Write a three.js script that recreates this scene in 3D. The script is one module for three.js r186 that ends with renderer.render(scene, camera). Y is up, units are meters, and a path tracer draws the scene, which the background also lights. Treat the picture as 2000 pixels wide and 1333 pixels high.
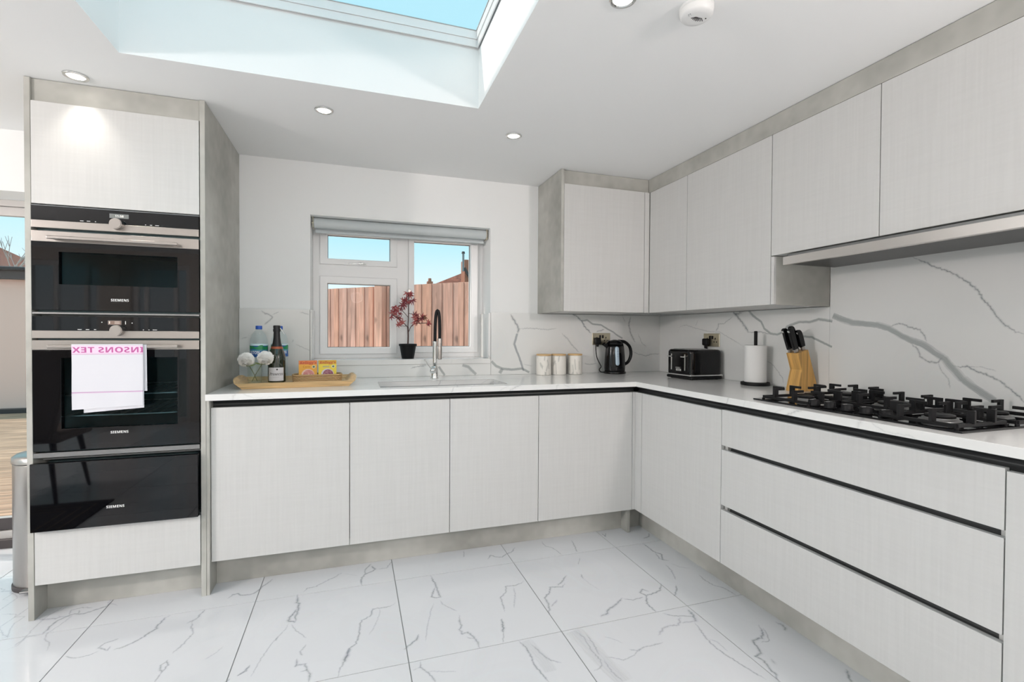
import * as THREE from 'three';
import { RoundedBoxGeometry } from 'three/addons/geometries/RoundedBoxGeometry.js';
import { TextGeometry } from 'three/addons/geometries/TextGeometry.js';
import { FontLoader } from 'three/addons/loaders/FontLoader.js';
import { RectAreaLightUniformsLib } from 'three/addons/lights/RectAreaLightUniformsLib.js';
import { mergeGeometries } from 'three/addons/utils/BufferGeometryUtils.js';

// ---------------------------------------------------------------- camera, sky, sun, exposure
RectAreaLightUniformsLib.init();
const scene = new THREE.Scene();
const camera = new THREE.PerspectiveCamera(70.568, 2000 / 1333, 0.02, 200);
{
  const yaw = 0.318, pitch = -0.0145, roll = 0.0054;
  const f = new THREE.Vector3(Math.sin(yaw) * Math.cos(pitch), Math.sin(pitch), -Math.cos(yaw) * Math.cos(pitch));
  const r0 = new THREE.Vector3(Math.cos(yaw), 0, Math.sin(yaw)), u0 = r0.clone().cross(f);
  const r = r0.clone().multiplyScalar(Math.cos(roll)).addScaledVector(u0, Math.sin(roll));
  const u = u0.clone().multiplyScalar(Math.cos(roll)).addScaledVector(r0, -Math.sin(roll));
  camera.position.set(-2.2551, 1.1962, 3.1806);
  camera.quaternion.setFromRotationMatrix(new THREE.Matrix4().makeBasis(r, u, f.clone().negate()));
}
const renderer = new THREE.WebGLRenderer({ antialias: true });
renderer.toneMapping = THREE.LinearToneMapping;
renderer.toneMappingExposure = 1.53;
renderer.shadowMap.enabled = true;

{ // clear spring sky: pale at the horizon, cyan above
  const W = 64, Hh = 512, d = new Float32Array(W * Hh * 4);
  const lo = [0.61, 0.67, 0.69], mid = [0.35, 0.59, 0.66], hi = [0.30, 0.545, 0.65];
  for (let y = 0; y < Hh; y++) {
    const el = Math.max(0, ((y + 0.5) / Hh - 0.5) * 2), t = Math.min(1, Math.max(0, (el - .03) / .085)), q = Math.min(1, Math.max(0, (el - .11) / .5));
    for (let x = 0; x < W; x++) {
      const o = (y * W + x) * 4;
      for (let c = 0; c < 3; c++) d[o + c] = lo[c] + (mid[c] - lo[c]) * t + (hi[c] - mid[c]) * q;
      d[o + 3] = 1;
    }
  }
  const t = new THREE.DataTexture(d, W, Hh, THREE.RGBAFormat, THREE.FloatType);
  t.mapping = THREE.EquirectangularReflectionMapping; t.magFilter = THREE.LinearFilter; t.needsUpdate = true;
  scene.background = t;
}
const sun = new THREE.DirectionalLight(new THREE.Color(1, 0.92, 0.84), 1.8);
sun.position.set(-9.0, 9.2, -2.6); sun.target.position.set(0, 0, 0);   // from the left, along the back wall
sun.castShadow = true; sun.shadow.radius = 1; sun.shadow.mapSize.set(2048, 2048);
Object.assign(sun.shadow.camera, { left: -12, right: 12, top: 12, bottom: -12, near: 0.5, far: 40 });
scene.add(sun, sun.target);
const LAMP = { color: new THREE.Color(1, 0.93, 0.85), intensity: 0.27 };   // every ceiling downlight

const FILL_LAMP = { color: new THREE.Color(1, 0.905, 0.875), intensity: 1.6 };   // added fill globes, out of view

// ---------------------------------------------------------------- helpers
const H = 2.2344, TOP = 0.9168;         // ceiling and worktop heights
let seed = 20240519;
const rnd = () => { seed = (seed + 0x6d2b79f5) | 0; let t = Math.imul(seed ^ (seed >>> 15), 1 | seed); t = (t + Math.imul(t ^ (t >>> 7), 61 | t)) ^ t; return ((t ^ (t >>> 14)) >>> 0) / 4294967296; };
const rr = (a, b) => a + (b - a) * rnd();
const font = await new FontLoader().loadAsync('fonts/droid/droid_sans_bold.typeface.json');
const C = (r, g, b) => new THREE.Color().setRGB(r, g, b);
const V = (x, y, z) => new THREE.Vector3(x, y, z);

const used = new Map();
function numbered(name) { const n = used.get(name) ?? 0; used.set(name, n + 1); return n ? `${name}_${String(n).padStart(3, '0')}` : name; }
// a thing: a Group at its base; parts are given in world coordinates and moved to the group's own
function thing(name, label, category, [x, y, z] = [0, 0, 0], group) {
  const o = new THREE.Group(); o.name = numbered(name); o.position.set(x, y, z);
  o.userData = { label, category }; if (group) o.userData.group = group;
  o.userData.kind = undefined; delete o.userData.kind; scene.add(o); return o;
}
function setting(name, label, category, pos) { const o = thing(name, label, category, pos); o.userData.kind = 'structure'; return o; }
function origin(o) { const p = V(0, 0, 0); for (let q = o; q && q !== scene; q = q.parent) p.add(q.position); return p; }
function part(parent, name, geo, mat, label) {
  const g = Array.isArray(geo) ? merge(geo) : geo, p = origin(parent);
  g.translate(-p.x, -p.y, -p.z);
  const m = new THREE.Mesh(g, mat); m.name = name; if (label) m.userData.label = label;
  parent.add(m); return m;
}
function local(parent, name, geo, mat, label) { // geometry already in the parent's own coordinates
  const m = new THREE.Mesh(Array.isArray(geo) ? merge(geo) : geo, mat); m.name = name; if (label) m.userData.label = label; parent.add(m); return m;
}
function plain(g) { const q = g.index ? g.toNonIndexed() : g; for (const k of Object.keys(q.attributes)) if (!['position', 'normal', 'uv'].includes(k)) q.deleteAttribute(k); return q; }
function merge(list) { return mergeGeometries(list.map(plain)); }
function muv(g, s = 1, du = 0, dv = 0) { // uv in metres by the way each face points
  g = plain(g); const p = g.attributes.position, uv = new Float32Array(p.count * 2), a = V(), b = V(), c = V();
  for (let i = 0; i < p.count; i += 3) {
    a.fromBufferAttribute(p, i); b.fromBufferAttribute(p, i + 1); c.fromBufferAttribute(p, i + 2);
    const n = b.clone().sub(a).cross(c.clone().sub(a)), x = Math.abs(n.x), y = Math.abs(n.y), z = Math.abs(n.z);
    [a, b, c].forEach((q, k) => {
      const [u, v] = x >= y && x >= z ? [q.z, q.y] : y >= z ? [q.x, q.z] : [q.x, q.y];
      uv[(i + k) * 2] = u / s + du; uv[(i + k) * 2 + 1] = v / s + dv;
    });
  }
  g.setAttribute('uv', new THREE.BufferAttribute(uv, 2)); return g;
}
function fuv(g, fn) { g = plain(g); const p = g.attributes.position, uv = new Float32Array(p.count * 2); for (let i = 0; i < p.count; i++) { const [u, v] = fn(p.getX(i), p.getY(i), p.getZ(i)); uv[i * 2] = u; uv[i * 2 + 1] = v; } g.setAttribute('uv', new THREE.BufferAttribute(uv, 2)); return g; }
function box(x0, x1, y0, y1, z0, z1, r = 0, seg = 1) {
  const w = x1 - x0, h = y1 - y0, d = z1 - z0;
  const g = r ? new RoundedBoxGeometry(w, h, d, seg, Math.min(r, w * .49, h * .49, d * .49)) : new THREE.BoxGeometry(w, h, d);
  return muv(g.translate((x0 + x1) / 2, (y0 + y1) / 2, (z0 + z1) / 2));
}
function cyl(r0, r1, h, x, y, z, seg = 32, axis = 'y') { // r0 at the low end, y is the low end's height (or the middle for x and z)
  const g = new THREE.CylinderGeometry(r1, r0, h, seg);
  if (axis === 'y') g.translate(0, h / 2, 0); if (axis === 'x') g.rotateZ(-Math.PI / 2); if (axis === 'z') g.rotateX(Math.PI / 2);
  return plain(g.translate(x, y, z));
}
function lathe(pts, x = 0, y = 0, z = 0, seg = 40) { return plain(new THREE.LatheGeometry(pts.map(([r, h]) => new THREE.Vector2(r, h)), seg).translate(x, y, z)); }
function tube(pts, r, seg = 24, rad = 8, closed = false, tension = .5) { const c = new THREE.CatmullRomCurve3(pts.map((p) => p.isVector3 ? p : V(...p)), closed, 'catmullrom', tension); return plain(new THREE.TubeGeometry(c, seg, r, rad, closed)); }
function bar(a, b, r0, r1 = r0, seg = 8) { a = V(...a); b = V(...b); const d = b.clone().sub(a), g = new THREE.CylinderGeometry(r1, r0, d.length(), seg); g.applyQuaternion(new THREE.Quaternion().setFromUnitVectors(V(0, 1, 0), d.clone().normalize())); return plain(g.translate(...a.clone().add(b).multiplyScalar(.5).toArray())); }
function shape(pts, holes = []) { const s = new THREE.Shape(pts.map(([a, b]) => new THREE.Vector2(a, b))); for (const h of holes) s.holes.push(new THREE.Path(h.map(([a, b]) => new THREE.Vector2(a, b)))); return s; }
const rect = (a, b, c, d) => [[a, c], [b, c], [b, d], [a, d]];
function slab(pts, holes, z0, z1, bevel = 0) { // outline in x,y pushed along z
  const g = new THREE.ExtrudeGeometry(shape(pts, holes), { depth: z1 - z0 - 2 * bevel, bevelEnabled: bevel > 0, bevelThickness: bevel, bevelSize: bevel, bevelOffset: -bevel, bevelSegments: 2, curveSegments: 16 });
  return muv(g.translate(0, 0, z0 + bevel));
}
function slabX(pts, holes, x0, x1, bevel = 0) { // outline in z,y pushed along x
  const g = new THREE.ExtrudeGeometry(shape(pts.map(([z, y]) => [-z, y]), (holes || []).map((h) => h.map(([z, y]) => [-z, y]))), { depth: x1 - x0 - 2 * bevel, bevelEnabled: bevel > 0, bevelThickness: bevel, bevelSize: bevel, bevelOffset: -bevel, bevelSegments: 2, curveSegments: 16 });
  return muv(g.rotateY(Math.PI / 2).translate(x0 + bevel, 0, 0));
}
function slabY(pts, holes, y0, y1, bevel = 0) { // outline in x,z pushed up along y
  const g = new THREE.ExtrudeGeometry(shape(pts.map(([x, z]) => [x, -z]), (holes || []).map((h) => h.map(([x, z]) => [x, -z]))), { depth: y1 - y0 - 2 * bevel, bevelEnabled: bevel > 0, bevelThickness: bevel, bevelSize: bevel, bevelOffset: -bevel, bevelSegments: 2, curveSegments: 16 });
  return muv(g.rotateX(-Math.PI / 2).translate(0, y0 + bevel, 0));
}
function text(str, size, x, y, z, depth = .0006, spread = 1) { const g = new TextGeometry(str, { font, size, depth, curveSegments: 3 }); g.computeBoundingBox(); const w = g.boundingBox.max.x; g.scale(spread, 1, 1); return plain(g.translate(x - w * spread / 2, y, z)); }

// ---------------------------------------------------------------- textures
function canvas(w, h, draw, srgb = true) { const c = document.createElement('canvas'); c.width = w; c.height = h; draw(c.getContext('2d'), w, h); const t = new THREE.CanvasTexture(c); if (srgb) t.colorSpace = THREE.SRGBColorSpace; t.magFilter = THREE.LinearFilter; t.wrapS = t.wrapT = THREE.RepeatWrapping; return t; }
const hash = (x, y, s) => { let h = Math.imul(x, 374761393) + Math.imul(y, 668265263) + Math.imul(s, 2147483647); h = Math.imul(h ^ (h >>> 13), 1274126177); return ((h ^ (h >>> 16)) >>> 0) / 4294967296; };
function noise(x, y, px, py, s) { // tiling value noise
  const x0 = Math.floor(x), y0 = Math.floor(y), fx = x - x0, fy = y - y0, u = fx * fx * (3 - 2 * fx), v = fy * fy * (3 - 2 * fy), m = (a, n) => ((a % n) + n) % n;
  const a = hash(m(x0, px), m(y0, py), s), b = hash(m(x0 + 1, px), m(y0, py), s), c = hash(m(x0, px), m(y0 + 1, py), s), d = hash(m(x0 + 1, px), m(y0 + 1, py), s);
  return a + (b - a) * u + (c - a) * v + (a - b - c + d) * u * v;
}
function fbm(u, v, fx, fy, oct, s) { let t = 0, a = .5; for (let o = 0; o < oct; o++, a *= .5, fx *= 2, fy *= 2) t += a * noise(u * fx, v * fy, fx, fy, s + o); return t / (1 - Math.pow(.5, oct)); }
function field(n, m, fn, srgb = true) { const d = new Uint8Array(n * m * 4); for (let y = 0; y < m; y++) for (let x = 0; x < n; x++) { const c = fn(x / n, y / m), o = (y * n + x) * 4; for (let k = 0; k < 3; k++) d[o + k] = Math.max(0, Math.min(255, Array.isArray(c) ? c[k] : c)); d[o + 3] = 255; } const t = new THREE.DataTexture(d, n, m); t.magFilter = THREE.LinearFilter; t.wrapS = t.wrapT = THREE.RepeatWrapping; if (srgb) t.colorSpace = THREE.SRGBColorSpace; t.needsUpdate = true; return t; }
function vein(g, pts, width, alpha, sc, map, ink = '112,118,122') { // one mineral vein, jittered, with a ragged core
  const p = []; for (let i = 0; i < pts.length; i += 2) p.push(map(pts[i], pts[i + 1]));
  const out = []; for (let i = 0; i + 1 < p.length; i++) { const [ax, ay] = p[i], [bx, by] = p[i + 1], L = Math.hypot(bx - ax, by - ay), n = Math.max(2, Math.round(L / 5)); for (let k = 0; k < n; k++) { const t = k / n, j = i + k ? (width * sc > 7 ? .5 : Math.min(2.2, width * sc * .35 + .6)) : 0; out.push([ax + (bx - ax) * t + rr(-j, j), ay + (by - ay) * t + rr(-j, j)]); } }
  out.push(p[p.length - 1]); g.lineCap = 'round';
  const wpx = Math.max(1.1, width * sc), wide = wpx > 7;
  if (wide) g.lineCap = 'butt';
  if (wide) for (const [k, a, s] of [[1.2, .32, 1], [.95, .42, 2], [.55, .30, 3]]) { // ragged band: both edges wander on their own
    const L = [], R = []; out.forEach(([x, y], i) => { const b = out[Math.min(i + 4, out.length - 1)], c = out[Math.max(i - 4, 0)], dx = b[0] - c[0], dy = b[1] - c[1], D = Math.hypot(dx, dy) || 1, f = (w) => wpx * k * .5 * (.55 + .9 * fbm(i / 400, w * .13, 40, 7, 3, 50 + s)); const l = f(1), r = f(5); L.push([x - dy / D * l, y + dx / D * l]); R.push([x + dy / D * r, y - dx / D * r]); });
    g.fillStyle = `rgba(${ink},${alpha * a})`; g.beginPath(); [...L, ...R.reverse()].forEach((q, i) => i ? g.lineTo(...q) : g.moveTo(...q)); g.closePath(); g.fill(); }
  else for (const [k, a] of [[3.2, .07], [1.7, .2], [.8, .62]]) {
    for (let i = 0; i + 1 < out.length; i++) {
      const e = Math.min(1, Math.min(i + 1, out.length - i) / (out.length * .12 + 1)), q = wide && width < 40 ? 1 : .35 + .65 * e;
      g.strokeStyle = `rgba(${ink},${alpha * a * (wide ? .8 : rr(.55, 1.15)) * (wide ? 1 : q)})`; g.lineWidth = wpx * k * q * rr(.8, 1.2);
      g.beginPath(); g.moveTo(...out[i]); g.lineTo(...out[i + 1]); g.stroke();
    }
  }
  if (wide && width < 40) for (let s = -1; s <= 1; s += .5) { // darker threads along a broad vein
    g.strokeStyle = `rgba(88,98,102,${alpha * .38})`; g.lineWidth = Math.max(.8, wpx * .06); g.beginPath();
    out.forEach(([x, y], i) => { const nx = i + 1 < out.length ? out[i + 1] : out[i - 1], dx = nx[0] - x, dy = nx[1] - y, L = Math.hypot(dx, dy) || 1, o = s * wpx * .40 * (.4 + 1.1 * fbm(i / 300, s * .2 + .4, 30, 5, 2, 77)) + rr(-.7, .7), sg = i + 1 < out.length ? 1 : -1; const q = [x - dy / L * o * sg, y + dx / L * o * sg]; i ? g.lineTo(...q) : g.moveTo(...q); }); g.stroke();
  }
}
function clouds(g, w, h, n, a) { for (let i = 0; i < n; i++) { const x = rr(0, w), y = rr(0, h), r = rr(.02, .09) * w, gr = g.createRadialGradient(x, y, 0, x, y, r), c = rnd() < .5 ? '150,160,165' : '255,255,255'; gr.addColorStop(0, `rgba(${c},${a})`); gr.addColorStop(1, `rgba(${c},0)`); g.fillStyle = gr; g.save(); g.translate(x, y); g.rotate(rr(0, 3)); g.scale(1, rr(.25, .7)); g.translate(-x, -y); g.fillRect(x - r, y - r, 2 * r, 2 * r); g.restore(); } }
const FLOOR_VEINS = [
  [5,0.55,-3.269,0.611,-3.276,0.651,-3.298,0.665,-3.341,0.691,-3.377,0.68,-3.392,0.684,-3.417,0.715,-3.421,0.759,-3.42,0.812],
  [3,0.45,-3.392,0.684,-3.403,0.642,-3.371,0.631,-3.329,0.645],
  [3,0.4,-3.372,0.651,-3.361,0.684],
  [6,0.3,-3.5,0.674,-3.48,0.69,-3.43,0.696,-3.412,0.688],
  [3,0.35,-3.42,0.812,-3.47,0.817,-3.477,0.864],
  [5,0.55,-2.989,0.813,-3.002,0.828,-3.006,0.86,-3.014,0.875,-3.009,0.904,-3.024,0.926,-3.039,0.955,-3.063,0.98,-3.078,0.995,-3.109,1.008],
  [4,0.5,-3.13,1.006,-3.148,0.992,-3.17,0.978,-3.159,0.953,-3.139,0.943,-3.126,0.935],
  [4,0.5,-3.13,1.006,-3.132,0.982],
  [3,0.5,-3.16,1.0,-3.181,1.016,-3.209,1.022,-3.243,1.014,-3.26,0.998],
  [5,0.4,-2.863,0.809,-2.871,0.851,-2.878,0.877,-2.902,0.898],
  [4,0.4,-2.887,0.893,-2.879,0.932,-2.858,0.983,-2.867,1.014,-2.871,1.045,-2.884,1.073,-2.893,1.097],
  [4,0.5,-2.897,1.136,-2.909,1.161,-2.904,1.19,-2.893,1.201,-2.887,1.168,-2.898,1.139],
  [3,0.5,-2.893,1.201,-2.896,1.226,-2.899,1.251],
  [3,0.25,-2.726,1.111,-2.74,1.142,-2.767,1.171],
  [4,0.5,-2.608,1.257,-2.615,1.286,-2.636,1.303],
  [4,0.6,-2.661,1.315,-2.67,1.326],
  [5,0.5,-2.79,0.742,-2.775,0.713,-2.753,0.709,-2.736,0.732,-2.704,0.736,-2.675,0.716,-2.665,0.684,-2.643,0.649,-2.627,0.61],
  [4,0.4,-2.473,0.786,-2.459,0.756,-2.421,0.75,-2.389,0.717,-2.349,0.691,-2.309,0.651],
  [2,0.25,-2.294,0.663,-2.236,0.701],
  [5,0.6,-2.214,0.803,-2.219,0.746,-2.2,0.699,-2.169,0.682,-2.15,0.661,-2.167,0.62],
  [4,0.5,-2.2,0.699,-2.196,0.646,-2.166,0.598],
  [3,0.5,-2.137,0.665,-2.093,0.664,-2.063,0.602],
  [6,0.55,-2.496,0.802,-2.492,0.87,-2.482,0.883,-2.481,0.945,-2.485,0.983,-2.483,1.022],
  [6,0.6,-2.486,0.923,-2.497,0.96,-2.512,1.003,-2.485,1.026],
  [3,0.35,-2.505,1.024,-2.518,1.074,-2.54,1.118,-2.559,1.169,-2.575,1.232,-2.584,1.279,-2.592,1.323],
  [4,0.5,-2.536,1.111,-2.54,1.131],
  [3,0.4,-2.494,1.037,-2.474,1.088,-2.447,1.123,-2.431,1.149],
  [4,0.4,-2.427,1.195,-2.442,1.23,-2.435,1.255],
  [5,0.5,-2.451,1.272,-2.449,1.312,-2.421,1.31,-2.409,1.349,-2.399,1.372,-2.4,1.412],
  [3,0.5,-2.43,1.349,-2.414,1.347],
  [4,0.55,-2.076,1.002,-2.094,1.022,-2.127,1.028,-2.175,1.023,-2.182,1.07,-2.219,1.097,-2.229,1.121,-2.233,1.191,-2.245,1.246,-2.268,1.27,-2.277,1.305,-2.285,1.339,-2.298,1.371,-2.305,1.416],
  [8,0.5,-2.268,1.27,-2.277,1.305,-2.283,1.336],
  [3,0.25,-2.144,1.033,-2.155,1.098,-2.175,1.166,-2.194,1.204],
  [4,0.5,-2.608,1.261,-2.616,1.282,-2.636,1.303],
  [5,0.55,-1.891,0.811,-1.888,0.851,-1.881,0.903,-1.881,0.975,-1.879,1.015,-1.897,1.021,-1.915,1.004,-1.901,0.957,-1.885,0.926],
  [3,0.4,-1.884,1.047,-1.879,1.081,-1.852,1.12,-1.832,1.147],
  [3,0.3,-1.914,1.054,-1.938,1.119,-1.957,1.19,-1.978,1.264,-1.987,1.312],
  [5,0.6,-2.008,1.263,-2.022,1.292,-2.049,1.316,-2.07,1.337],
  [5,0.5,-1.826,1.184,-1.835,1.229,-1.831,1.258,-1.846,1.28,-1.84,1.312,-1.82,1.306,-1.807,1.336,-1.797,1.381,-1.798,1.416],
  [4,0.4,-1.828,1.338,-1.81,1.352],
  [4,0.5,-1.47,0.996,-1.49,1.015,-1.519,1.024,-1.569,1.02,-1.582,1.07,-1.62,1.103,-1.627,1.166,-1.636,1.215],
  [6,0.6,-1.663,1.265,-1.673,1.317,-1.683,1.349],
  [3,0.5,-1.683,1.349,-1.702,1.411],
  [4,0.25,-1.536,1.037,-1.549,1.103,-1.587,1.2],
  [5,0.5,-1.251,1.014,-1.274,1.033,-1.298,1.063,-1.327,1.085],
  [5,0.5,-1.291,1.078,-1.317,1.107,-1.369,1.09,-1.397,1.14,-1.429,1.164,-1.431,1.207,-1.444,1.255,-1.461,1.295],
  [5,0.3,-1.384,1.2,-1.426,1.24],
  [3,0.35,-1.102,0.86,-1.141,0.923],
  [5,0.45,-1.176,1.024,-1.184,1.061],
  [2,0.25,-1.184,1.061,-1.179,1.113,-1.161,1.18],
  [3,0.5,-1.222,0.605,-1.226,0.674,-1.198,0.7,-1.186,0.746,-1.182,0.796],
  [4,0.5,-1.052,0.649,-1.067,0.724,-1.088,0.793],
  [4,0.6,-1.396,0.637,-1.427,0.686,-1.461,0.699,-1.498,0.727,-1.531,0.717,-1.548,0.688,-1.576,0.725],
  [4,0.5,-0.836,0.614,-0.837,0.661,-0.814,0.621],
  [3,0.5,-1.675,0.591,-1.693,0.665],
  [6,0.5,-1.095,1.276,-1.142,1.31,-1.194,1.335,-1.224,1.366,-1.257,1.375],
  [4,0.5,-2.022,1.424,-2.026,1.454,-2.009,1.484,-1.993,1.522,-1.987,1.545],
  [3,0.25,-2.009,1.484,-1.983,1.492,-1.949,1.503,-1.91,1.516],
  [3,0.25,-2.026,1.454,-2.051,1.463],
  [4,0.6,-1.641,1.422,-1.628,1.482,-1.629,1.528,-1.633,1.563,-1.625,1.607,-1.615,1.664],
  [50,0.08,-1.619,1.429,-1.605,1.49,-1.591,1.547,-1.591,1.618],
  [4,0.4,-1.604,1.459,-1.593,1.486,-1.583,1.527,-1.567,1.562,-1.537,1.586],
  [70,0.1,-1.41,1.428,-1.395,1.509,-1.39,1.604,-1.382,1.664,-1.371,1.742],
  [3,0.4,-1.405,1.429,-1.39,1.478,-1.397,1.556,-1.393,1.618,-1.401,1.644,-1.42,1.659,-1.442,1.662],
  [3,0.4,-1.373,1.466,-1.373,1.532,-1.383,1.591],
  [3,0.4,-1.379,1.622,-1.383,1.685,-1.372,1.735],
  [5,0.6,-0.679,0.808,-0.68,0.866,-0.679,0.932,-0.659,0.956,-0.692,1.015,-0.668,1.032],
  [4,0.5,-0.684,0.939,-0.701,0.996,-0.692,1.015],
  [4,0.45,-0.712,1.068,-0.722,1.128,-0.756,1.208],
  [3,0.25,-0.674,1.063,-0.656,1.11,-0.616,1.138],
  [5,0.5,-0.79,1.253,-0.82,1.298,-0.857,1.331],
  [4,0.45,-0.615,1.2,-0.626,1.256,-0.619,1.307,-0.592,1.343,-0.581,1.413],
  [5,0.5,-0.562,0.699,-0.596,0.742,-0.636,0.75],
  [5,0.6,-0.848,1.221,-0.893,1.274,-0.95,1.289,-0.979,1.292,-0.99,1.257,-0.963,1.239,-0.948,1.264],
  [5,0.6,-0.979,1.292,-1.014,1.349,-1.013,1.413],
  [4,0.5,-1.092,1.282,-1.058,1.305,-1.002,1.298],
  [4,0.5,-0.994,1.436,-0.957,1.465,-0.884,1.493],
  [9,0.4,-0.87,1.448,-0.877,1.485,-0.892,1.523],
  [6,0.3,-0.94,1.481,-0.981,1.526,-1.018,1.519,-1.058,1.527,-1.1,1.557],
  [5,0.3,-0.893,1.523,-0.955,1.519],
  [4,0.5,-0.906,1.529,-0.925,1.604,-0.934,1.648,-0.938,1.692,-0.928,1.747,-0.915,1.804,-0.903,1.85,-0.892,1.883],
  [3,0.3,-0.927,1.632,-0.908,1.665,-0.909,1.719],
  [6,0.6,-0.664,1.627,-0.689,1.669,-0.721,1.697,-0.768,1.701,-0.786,1.74,-0.797,1.768,-0.831,1.778,-0.824,1.805,-0.835,1.841,-0.841,1.877,-0.86,1.907],
  [3,0.5,-0.663,1.648,-0.69,1.698,-0.706,1.721,-0.743,1.718],
  [6,0.45,-0.58,1.633,-0.568,1.658,-0.591,1.686],
  [8,0.3,-0.788,1.808,-0.794,1.827],
  [6,0.6,-0.576,1.932,-0.602,1.962,-0.621,1.984],
  [2,0.35,-1.312,1.499,-1.286,1.522,-1.262,1.557],
  [4,0.4,-1.111,1.601,-1.153,1.605,-1.19,1.603,-1.235,1.614,-1.257,1.599],
  [3,0.4,-1.368,1.606,-1.339,1.624,-1.31,1.645,-1.259,1.632,-1.22,1.611],
];
const RIGHT_VEINS = [
  [26,0.5,1.424,1.295,1.474,1.275,1.526,1.258,1.581,1.251,1.639,1.244,1.683,1.229,1.732,1.2,1.773,1.178,1.823,1.16,1.861,1.129,1.897,1.105,1.924,1.07,1.955,1.032,1.989,1.005,2.021,0.984,2.056,0.96],
  [4,0.5,1.689,1.237,1.731,1.251,1.762,1.236,1.807,1.222,1.822,1.203,1.832,1.177],
  [4,0.5,1.773,1.165,1.804,1.138,1.809,1.114,1.838,1.091,1.875,1.091,1.888,1.11],
  [3,0.3,1.875,1.091,1.889,1.052,1.912,1.028,1.917,0.992],
  [4,0.6,1.924,1.081,1.95,1.077,1.971,1.081,2.0,1.066,2.035,1.054,2.078,1.029,2.115,0.995,2.139,0.966],
  [2,0.3,1.971,1.081,2.019,1.082,2.058,1.07],
  [4,0.6,1.768,1.531,1.798,1.516,1.855,1.479,1.91,1.451,1.962,1.41,2.001,1.371,2.015,1.336,2.047,1.295,2.063,1.264,2.085,1.237,2.111,1.213,2.135,1.206],
  [13,0.5,0.855,1.365,0.891,1.346,0.926,1.312,0.987,1.273,1.008,1.235,1.053,1.206,1.097,1.201,1.133,1.214,1.162,1.244,1.196,1.256,1.236,1.267,1.3,1.266,1.347,1.279,1.387,1.273,1.421,1.266],
  [11,0.5,1.133,1.209,1.203,1.197,1.259,1.192,1.312,1.188,1.354,1.169,1.389,1.154,1.421,1.141],
  [8,0.5,0.742,1.364,0.789,1.325,0.834,1.282,0.871,1.242,0.893,1.214],
  [4,0.5,0.893,1.214,0.975,1.217,1.047,1.204],
  [10,0.35,0.883,1.355,0.811,1.327,0.781,1.328],
  [4,0.35,0.766,1.312,0.72,1.284,0.689,1.27,0.64,1.268],
  [6,0.4,0.644,1.271,0.64,1.245,0.624,1.227],
  [3,0.35,0.231,1.216,0.262,1.256,0.322,1.268,0.419,1.244,0.538,1.221,0.657,1.215,0.738,1.18,0.814,1.147,0.866,1.126],
  [3,0.4,1.03,1.052,1.075,1.028,1.112,0.99,1.137,0.962,1.143,0.937],
  [4,0.2,0.447,1.297,0.428,1.26],
];
const BACK_VEINS = [
  [8,0.5,-1.225,1.332,-1.204,1.3,-1.177,1.256,-1.164,1.231,-1.177,1.199],
  [15,0.55,-1.177,1.199,-1.19,1.154,-1.197,1.129,-1.183,1.084,-1.163,1.039,-1.149,1.0,-1.135,0.955,-1.128,0.942],
  [17,0.5,-1.361,1.01,-1.329,0.978,-1.282,0.958,-1.216,0.95,-1.142,0.956,-1.087,0.929],
  [22,0.5,-1.282,0.958,-1.302,0.927],
  [4,0.3,-1.164,1.234,-1.089,1.238,-1.02,1.235,-0.95,1.229,-0.879,1.24],
  [5,0.3,-0.843,1.207,-0.792,1.161,-0.749,1.108,-0.704,1.068],
  [6,0.65,-0.779,1.356,-0.728,1.331,-0.684,1.295,-0.654,1.245,-0.609,1.209],
  [12,0.5,-0.684,1.295,-0.64,1.302,-0.595,1.273,-0.527,1.267,-0.473,1.237,-0.427,1.217,-0.388,1.189,-0.348,1.169],
  [6,0.4,-0.564,1.216,-0.503,1.233],
  [6,0.45,-0.279,1.335,-0.294,1.266,-0.278,1.211,-0.254,1.162,-0.237,1.141],
  [4,0.2,-0.35,1.341,-0.326,1.293],
  [4,0.25,-0.214,1.204,-0.181,1.135,-0.141,1.106],
  [4,0.4,-0.261,1.072,-0.212,1.051,-0.148,1.036,-0.091,1.05,-0.017,1.049],
  [4,0.35,-0.667,0.988,-0.622,0.977,-0.562,0.983],
  [3,0.3,-1.128,0.987,-1.067,0.974],
  [5,0.4,-2.768,1.328,-2.748,1.31,-2.731,1.306,-2.711,1.293,-2.723,1.27,-2.752,1.247],
  [3,0.35,-2.711,1.302,-2.678,1.321],
  [4,0.2,-2.877,1.16,-2.845,1.169],
  [3,0.3,-2.586,1.129,-2.547,1.11,-2.505,1.091],
  [5,0.25,-2.598,1.156,-2.603,1.143],
  [4,0.3,-2.56,1.323,-2.513,1.31],
  [4,0.5,-1.901,0.97,-1.869,0.981,-1.804,0.988],
  [14,0.5,-1.721,0.979,-1.681,0.922],
  [18,0.45,-1.562,0.987,-1.522,0.975,-1.469,0.923],
];
const FX0 = -3.8757, FZ0 = 0.1955, PITCHX = 0.6043, PITCHZ = 0.6115;            // floor tile grid: six by three tiles carry the traced veins
const floorMap = canvas(2048, 1036, (g, w, h) => {
  g.fillStyle = 'rgb(216,218,221)'; g.fillRect(0, 0, w, h); clouds(g, w, h, 60, .05);
  const s = w / (6 * PITCHX), map = (x, z) => [(x - FX0) * s, (z - FZ0) * h / (3 * PITCHZ)];
  for (const [wd, a, ...p] of FLOOR_VEINS) vein(g, p, wd / 1000, a, s, map, '118,124,130');
  for (let i = 0; i < 10; i++) { let x = rr(FX0, FX0 + .5), z = rr(FZ0, FZ0 + .5); const p = [x, z]; for (let k = 0; k < 7; k++) { x += rr(-.03, .06); z += rr(.0, .09); p.push(x, z); } vein(g, p, .003, .3, s, map, '118,124,130'); }
});
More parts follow.
